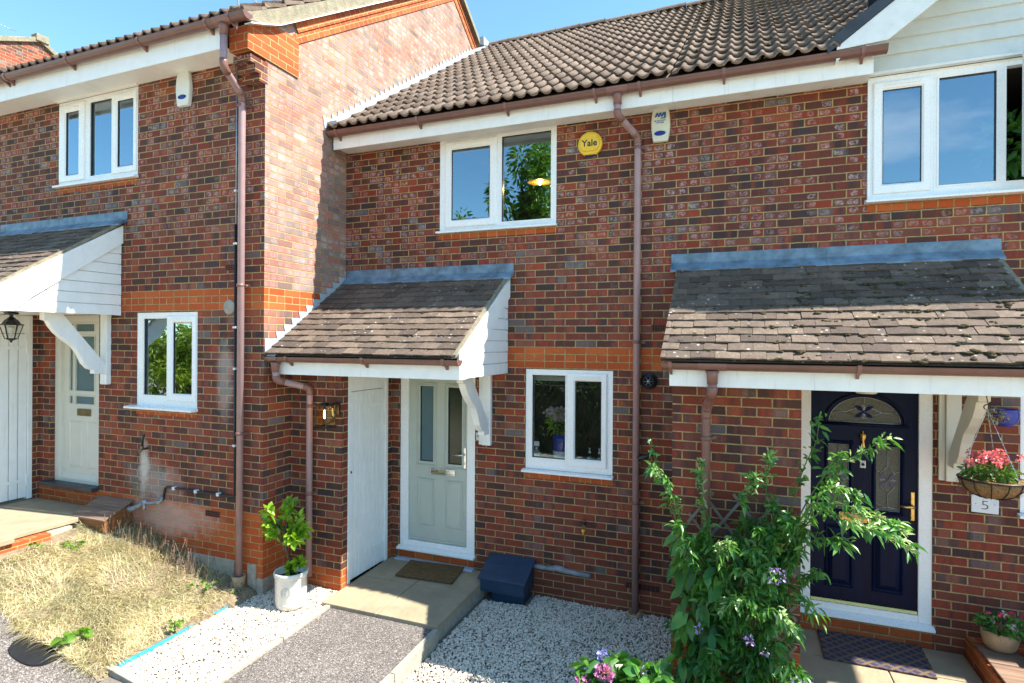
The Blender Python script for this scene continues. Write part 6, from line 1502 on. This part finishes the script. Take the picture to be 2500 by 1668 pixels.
m = MB(); m.tube([hk+Vector((.02*math.sin(a), 0, .018*math.cos(a)+.012)) for a in np.linspace(-2.6, 2.6, 14)]+[Vector((1.655, 5.15, 2.33)), Vector((1.655, 5.15, 2.36))], .004, 6); m.build('hook', 'black', t)
m = MB(); rb_ = random.Random(2)
for k in range(150):
    a = rb_.uniform(0, 6.28); h = rb_.uniform(-.12, .005); q = .19*math.sqrt(max(.05, 1-(h/-.14)**2)); p = Vector((bx+q*math.cos(a), by+q*math.sin(a), bz+h)); e = p+Vector((math.cos(a)*.03, math.sin(a)*.03, rb_.uniform(-.06, .02))); m.tube([p, e], .0008, 3)
tag(m.build('coir_fibres', 'coir', t), kind='stuff')
t = thing('bedding_plant', 'pink flowered bedding plants growing in the coir hanging basket', 'flowers', (bx, by, bz))
leafcloud('leaves', t, 'leaf_bas', 480, ball((bx-.01, by, bz+.05), (.16, .15, .07)), (.03, .055), 51, wid=.4)
for k in range(20):
    a = rb_.uniform(0, 6.28); q = rb_.uniform(.02, .16); h = rb_.uniform(.05, .17)*(1-q*1.5)+.02
    leafcloud('flower', t, 'pet_pink', 14, ball((bx+q*math.cos(a)-.01, by+q*math.sin(a)-.03, bz+h+.03), (.022, .022, .018)), (.018, .030), 400+k, wid=.8)
# blue wall pot with dried plant
t = thing('wall_pot', 'glossy blue wall pot on brick behind the hanging basket', 'plant pot', (1.98, 5.8, 2.1))
m = MB(); m.lathe((1.985, 5.80, 0), [(0, 2.035), (.05, 2.04), (.085, 2.075), (.098, 2.125), (.095, 2.165), (.102, 2.175), (.094, 2.178), (.085, 2.15)], 28, sy=.75); m.build('pot', 'blueglaze', t)
t = thing('dried_plant', 'withered pale plant trailing over the blue wall pot', 'dried plant', (1.94, 5.77, 2.17))
leafcloud('leaves', t, 'leaf_dry', 420, ball((1.90, 5.75, 2.13), (.085, .06, .055)), (.012, .028), 61, wid=.6)

# raised brick edge with flower pot at the far right
t = thing('raised_brick_step', 'low red brick edge with weathered boards right of the patterned mat', 'step', (2.0, 5.3, 0))
m = MB(); m.box(1.752, 3.2, 3.6, 5.87, -.1, .275); m.build('brick_base', 'brick_orange', t, autouv=True)
for k in range(6):
    y1 = 5.70-k*.30
    m = MB(); m.box(1.765, 2.03, y1-.29, y1, .277, .298); m.build('paver', 'lidwood', t, bevel=0.006)
t = thing('wooden_planter', 'grey slatted wooden planter at the bottom right edge', 'planter', (2.4, 5.3, .3))
for k in range(7):
    m = MB(); m.box(2.10+0.0, 2.75, 5.70-k*.15-.142, 5.70-k*.15, .50-.03*k, .525-.03*k); m.build('slat', 'lidwood', t, bevel=0.004)
m = MB(); m.box(2.12, 2.72, 4.65, 5.70, .28, .32); m.build('base', 'void', t)
t = thing('flower_pot', 'bleached terracotta bowl on the raised brick edge', 'plant pot', (1.92, 5.66, .3))
m = MB(); m.lathe((1.915, 5.665, .299), [(0, 0), (.085, 0), (.105, .03), (.122, .10), (.124, .15), (.118, .155), (.112, .14)], 30); m.build('pot', 'terracotta', t)
m = MB(); m.lathe((1.915, 5.665, .299), [(0, .135), (.113, .13)], 24); m.build('soil', 'soil', t)
t = thing('bedding_plant', 'magenta flowered plants spilling over the terracotta bowl', 'flowers', (1.92, 5.66, .44))
leafcloud('leaves', t, 'leaf_climb', 330, ball((1.93, 5.64, .50), (.17, .12, .075)), (.03, .055), 71, wid=.5)
for k in range(13):
    a = rb_.uniform(0, 6.28); q = rb_.uniform(.03, .17); leafcloud('flower', t, 'pet_mag' if k % 3 else 'pet_pale', 9, ball((1.93+q*math.cos(a), 5.60+q*.5*math.sin(a), .53+rb_.uniform(-.05, .08)), (.014, .014, .012)), (.014, .028), 500+k, wid=.85)

# trees and hedge across the road, seen only mirrored in the panes
def tree(label, c, rr, trunk, mat, n, seed, size, clumps=14):
    t = thing('tree', label, 'tree', trunk, 'trees across the road'); rs0 = np.random.RandomState(seed)
    cs = [np.array(c)+rs0.normal(size=3)*np.array(rr)*.45 for _ in range(clumps)]
    m = MB(); m.tube([trunk, (trunk[0]*.5+c[0]*.5, trunk[1], (trunk[2]+c[2])/2), tuple(c)], [.22, .16, .06], 8)
    for q in cs: m.tube([(c[0], c[1], c[2]-rr[2]*.7), tuple((np.array(c)+q)/2), tuple(q)], [.07, .04, .015], 6)
    m.build('trunk', 'bark', t)
    def g(rs):
        q = cs[rs.randint(len(cs))]; d = rs.normal(size=3); d /= np.linalg.norm(d); return q+d*np.array(rr)*.38*rs.uniform(.2, 1), d+np.array([0, 0, -.3])
    leafcloud('crown', t, mat, n, g, size, seed+1, wid=.4, droop=.2)
tree('leafy tree mirrored in the upper middle window', (-7.0, -7.0, 7.2), (1.1, 1.0, 2.4), (-7.0, -7.0, -.1), 'leaf_tree', 5200, 90, (.12, .24), 18)
tree('spreading low tree mirrored in the panes', (-9.6, -7.2, 5.6), (1.4, 1.0, 1.5), (-9.0, -7.2, -.1), 'leaf_tree', 3600, 92, (.10, .22))
tree('yellow green tree mirrored in the left ground floor window', (-20.0, -6.5, 1.9), (2.2, .8, 1.5), (-20.0, -6.5, -.1), 'leaf_gold', 4200, 94, (.12, .22), 20)
t = thing('hedge', 'long dark green hedge across the road', 'hedge', (-8, -8.2, 0))
leafcloud('foliage', t, 'leaf_tree', 9000, lambda rs: (np.array([rs.uniform(-22, 6), -8.2+rs.uniform(-.5, .5), rs.uniform(0, 3.0)+.3*math.sin(rs.uniform(0, 9))]), rs.normal(size=3)), (.16, .30), 96, wid=.5)
m = MB(); m.box(-22, 6, -8.6, -8.1, -.1, 2.7); m.build('branches', 'bark', t)
t = thing('hedge', 'near garden hedge mirrored in the middle ground floor window', 'hedge', (-4.3, -1.8, 0))
leafcloud('foliage', t, 'leaf_dark', 4200, lambda rs: (np.array([rs.uniform(-6.4, -2.2), -1.8+rs.uniform(-.25, .2), rs.uniform(-.1, 1.75)]), rs.normal(size=3)), (.05, .10), 98, wid=.5)
m = MB(); m.box(-6.4, -2.2, -2.1, -1.85, -.1, 1.6); m.build('branches', 'bark', t)
t = thing('houseplant', 'leafy green houseplant inside the open upper right window', 'houseplant', (2.1, 6.15, 3.99))
m = MB(); m.lathe((2.12, 6.15, 0), [(0, 3.99), (.07, 3.99), (.09, 4.12)], 18); m.build('pot', 'rubber', t)
leafcloud('leaves', t, 'leaf_climb', 260, ball((2.10, 6.10, 4.38), (.20, .12, .28)), (.07, .14), 99, wid=.45)

# ------------------------------------------------------------------ gravel and grass
ICO = []
phi = (1+5**.5)/2
iv = np.array([(-1, phi, 0), (1, phi, 0), (-1, -phi, 0), (1, -phi, 0), (0, -1, phi), (0, 1, phi), (0, -1, -phi), (0, 1, -phi), (phi, 0, -1), (phi, 0, 1), (-phi, 0, -1), (-phi, 0, 1)])/math.sqrt(1+phi*phi)
it = np.array([(0, 11, 5), (0, 5, 1), (0, 1, 7), (0, 7, 10), (0, 10, 11), (1, 5, 9), (5, 11, 4), (11, 10, 2), (10, 7, 6), (7, 1, 8), (3, 9, 4), (3, 4, 2), (3, 2, 6), (3, 6, 8), (3, 8, 9), (4, 9, 5), (2, 4, 11), (6, 2, 10), (8, 6, 7), (9, 8, 1)])
def gravel(name, label, x0, x1, y0, y1, zf, dens, size, seed, keep=None):
    rs = np.random.RandomState(seed); n = int((x1-x0)*(y1-y0)*dens); X = rs.uniform(x0, x1, n); Y = rs.uniform(y0, y1, n)
    if keep is not None: k = keep(X, Y); X, Y = X[k], Y[k]; n = len(X)
    Z = np.array([zf(a, b) for a, b in zip(X, Y)])
    s = rs.uniform(size[0], size[1], (n, 1, 1))*rs.choice([.7, 1, 1, 1.3], (n, 1, 1)); sc_ = rs.uniform(.6, 1.25, (n, 1, 3))*np.array([1, 1, .7])
    v = iv[None]*(1+rs.uniform(-.22, .22, (n, 12, 1)))*s*sc_
    a = rs.uniform(0, 6.28, n); ca, sa = np.cos(a)[:, None], np.sin(a)[:, None]; tl = rs.normal(0, .5, n)[:, None]; ct, st = np.cos(tl), np.sin(tl)
    x, y, z = v[..., 0], v[..., 1], v[..., 2]; y, z = y*ct-z*st, y*st+z*ct; x, y = x*ca-y*sa, x*sa+y*ca
    v = np.stack([x+X[:, None], y+Y[:, None], z+Z[:, None]+rs.uniform(-.004, .006, (n, 1))], 2)
    F = (it[None]+(np.arange(n)*12)[:, None, None]).reshape(-1)
    o = npmesh(name, v.reshape(-1, 3), F, 3, 'stones', None); return tag(o, label, 'gravel', None, 'stuff')
gravel('gravel', 'sunlit white limestone chippings between dry grass and path', -4.62, -3.765, 2.5, 4.93, gravz, 9000, (.0065, .0118), 3, keep=lambda X, Y: (Y > 3.10) & ((Y < 4.63) | (X < -3.84)) & ((Y < 4.58) | (X > -4.52)))
gravel('gravel', 'pale limestone chippings in shade between path and brick store', -2.505, -.44, 2.6, 5.875, gravrz, 7200, (.0065, .0118), 4, keep=lambda X, Y: ((X < -.53) | (Y < 4.93)) & ~((X > -2.53) & (X < -2.02) & (Y > 5.6)))
m = MB(); rl = random.Random(5)
for k in range(150):
    if k >= 26:
        x, y = (rl.gauss(-5.0, .16), rl.gauss(3.10, .06)) if k < 80 else (rl.uniform(-5.9, -4.72), rl.uniform(4.25, 4.52)); z = lawnz(x, y)+.012
    elif k < 14: x, y = rl.uniform(-2.4, -.7), rl.uniform(3.4, 5.7); z = gravrz(x, y)+.014
    else: x, y = rl.uniform(-4.5, -3.9), rl.uniform(3.2, 4.4); z = gravz(x, y)+.014
    a = rl.uniform(0, 6.28); s = rl.uniform(.010, .022); m.poly([(x, y, z), (x+s*math.cos(a+.5), y+s*math.sin(a+.5), z+.004), (x+2*s*math.cos(a), y+2*s*math.sin(a), z+.001), (x+s*math.cos(a-.5), y+s*math.sin(a-.5), z+.005)])
tag(m.build('fallen_leaves', 'leaf_dry', None), 'tiny dry leaves scattered on the gravel', 'leaves', None, 'stuff')
def blades(name, label, n, pf, h, w, seed, mats, frac, lean=.8, cat='grass', wave=1.0, parent=None):
    rs = np.random.RandomState(seed); P = np.array([pf(rs) for _ in range(n)]); H = rs.uniform(h[0], h[1], n)[:, None]; a = rs.uniform(0, 6.28, n)
    # tussocks lean together
    a2 = np.sin(P[:, 0]*4.1+P[:, 1]*2.3)*2.2+np.cos(P[:, 1]*5.7-P[:, 0])*1.5; a = a2+rs.normal(0, .9, n)
    D = np.stack([np.cos(a), np.sin(a), np.zeros(n)], 1); S_ = np.stack([-np.sin(a), np.cos(a), np.zeros(n)], 1)*(rs.uniform(w[0], w[1], n)[:, None]); le = np.clip(rs.normal(lean, .35, n), .05, 1.4)[:, None]
    v = np.zeros((n, 7, 3))
    for i, t_ in enumerate((0, .35, .7)):
        c = P+D*H*le*(t_**1.6)+np.array([0, 0, 1.])*H*(t_*(1-.55*le*t_)); v[:, 2*i] = c-S_*(1-t_*.5); v[:, 2*i+1] = c+S_*(1-t_*.5)
    v[:, 6] = P+D*H*le+np.array([0, 0, 1.])*H*np.clip(1-.62*le, .06, 1)
    T = np.array([[0, 1, 3], [0, 3, 2], [2, 3, 5], [2, 5, 4], [4, 5, 6]]); F = (T[None]+(np.arange(n)*7)[:, None, None]).reshape(-1)
    mi = np.repeat(np.searchsorted(np.cumsum(frac), rs.uniform(size=n)), 5); mi = np.clip(mi, 0, len(mats)-1)
    o = npmesh(name, v.reshape(-1, 3), F, 3, None, parent, mats, mi); return tag(o, label, cat, None, 'stuff') if label else o
def lawnp(rs):
    while True:
        x, y = rs.uniform(-8.2, -4.66), rs.uniform(2.99, 4.55)
        if x < -6.62 and y < 4.2: continue
        if x < -6.8: continue
        if rs.uniform() > .45+.55*math.sin(x*3.3+1)*math.sin(y*4.2+.5)+.35: continue
        if y > 4.22 and x > -5.7 and rs.uniform() < .72: continue
        if x > -5.1 and y > 3.9 and rs.uniform() < .5: continue
        if math.sin(x*7.3+2*math.sin(y*3.1))*math.sin(y*8.9+1.3*math.sin(x*4.7)) > .45 and rs.uniform() < .7: continue
        return (x, y, lawnz(x, y)-.004)
blades('dry_grass', 'long sun bleached grass covering the left front plot', 30000, lawnp, (.025, .15), (.0012, .0028), 61, ['straw', 'grass_g', 'seed'], [.84, .10, .06], lean=1.2)
def seedp(rs): x, y = rs.uniform(-6.5, -5.0), rs.uniform(4.1, 4.5); return (x, y, lawnz(x, y))
blades('tall_grass_stems', 'taller seeding grass stems against the brick of the left house', 420, seedp, (.15, .34), (.0008, .0014), 62, ['seed', 'straw', 'grass_g'], [.4, .4, .2], lean=.45)
def seedheads():
    rs = np.random.RandomState(77); m = MB()
    for k in range(70):
        x, y = rs.uniform(-6.4, -5.1), rs.uniform(4.1, 4.45); z0 = lawnz(x, y); h = rs.uniform(.18, .36); dx, dy = rs.normal(0, .06, 2)
        m.tube([(x, y, z0), (x+dx*.5, y+dy*.5, z0+h*.6), (x+dx, y+dy, z0+h)], .0010, 3)
        for q in range(9): f_ = .75+.25*q/9; m.sphere((x+dx*f_+rs.normal(0, .006), y+dy*f_, z0+h*f_+rs.normal(0, .004)), (.003, .003, .006), 4, 3)
    return m.build('seed_heads', 'seed', None)
tag(seedheads(), 'pinkish grass seed heads above the dry lawn', 'grass', None, 'stuff')
def weed(label, c, n, size, rr, seed, mat='weed', wid=.6):
    t = thing('weed', label, 'weed', c, 'weeds round the dry lawn'); m = MB(); rs = np.random.RandomState(seed); tp = []
    for k in range(max(3, n//6)):
        e = Vector(c)+Vector((rs.normal(0, rr), rs.normal(0, rr), rs.uniform(.4, 1)*rr*1.6)); m.tube([c, (Vector(c)+e)/2+Vector((0, 0, .01)), e], .002, 5); tp.append(e)
    m.build('stems', 'greenstem', t)
    leafcloud('leaves', t, mat, n, lambda r_: (np.array(tp[r_.randint(len(tp))]), r_.normal(size=3)*np.array([1, 1, .3])+np.array([0, 0, .2])), size, seed+1, wid=wid, droop=.25)
weed('bright broad leaved weed beside the oval drain cover', (-5.0, 3.18, .17), 22, (.05, .09), .07, 81, wid=.8)
weed('small weed growing over the turquoise edging', (-4.68, 3.72, .13), 40, (.02, .045), .05, 83)
weed('ragged weed in front of the terracotta drain collar', (-4.92, 4.22, .21), 46, (.02, .05), .06, 85)
weed('low weed at the foot of the brick step', (-6.62, 3.66, .56), 26, (.02, .045), .05, 87)
weed('weed in the dry grass near the wooden meter box', (-6.4, 3.95, .50), 60, (.02, .05), .08, 89)
weed('small weed at the edge of the white gravel near the brick corner', (-4.66, 4.38, .16), 14, (.02, .045), .04, 91)
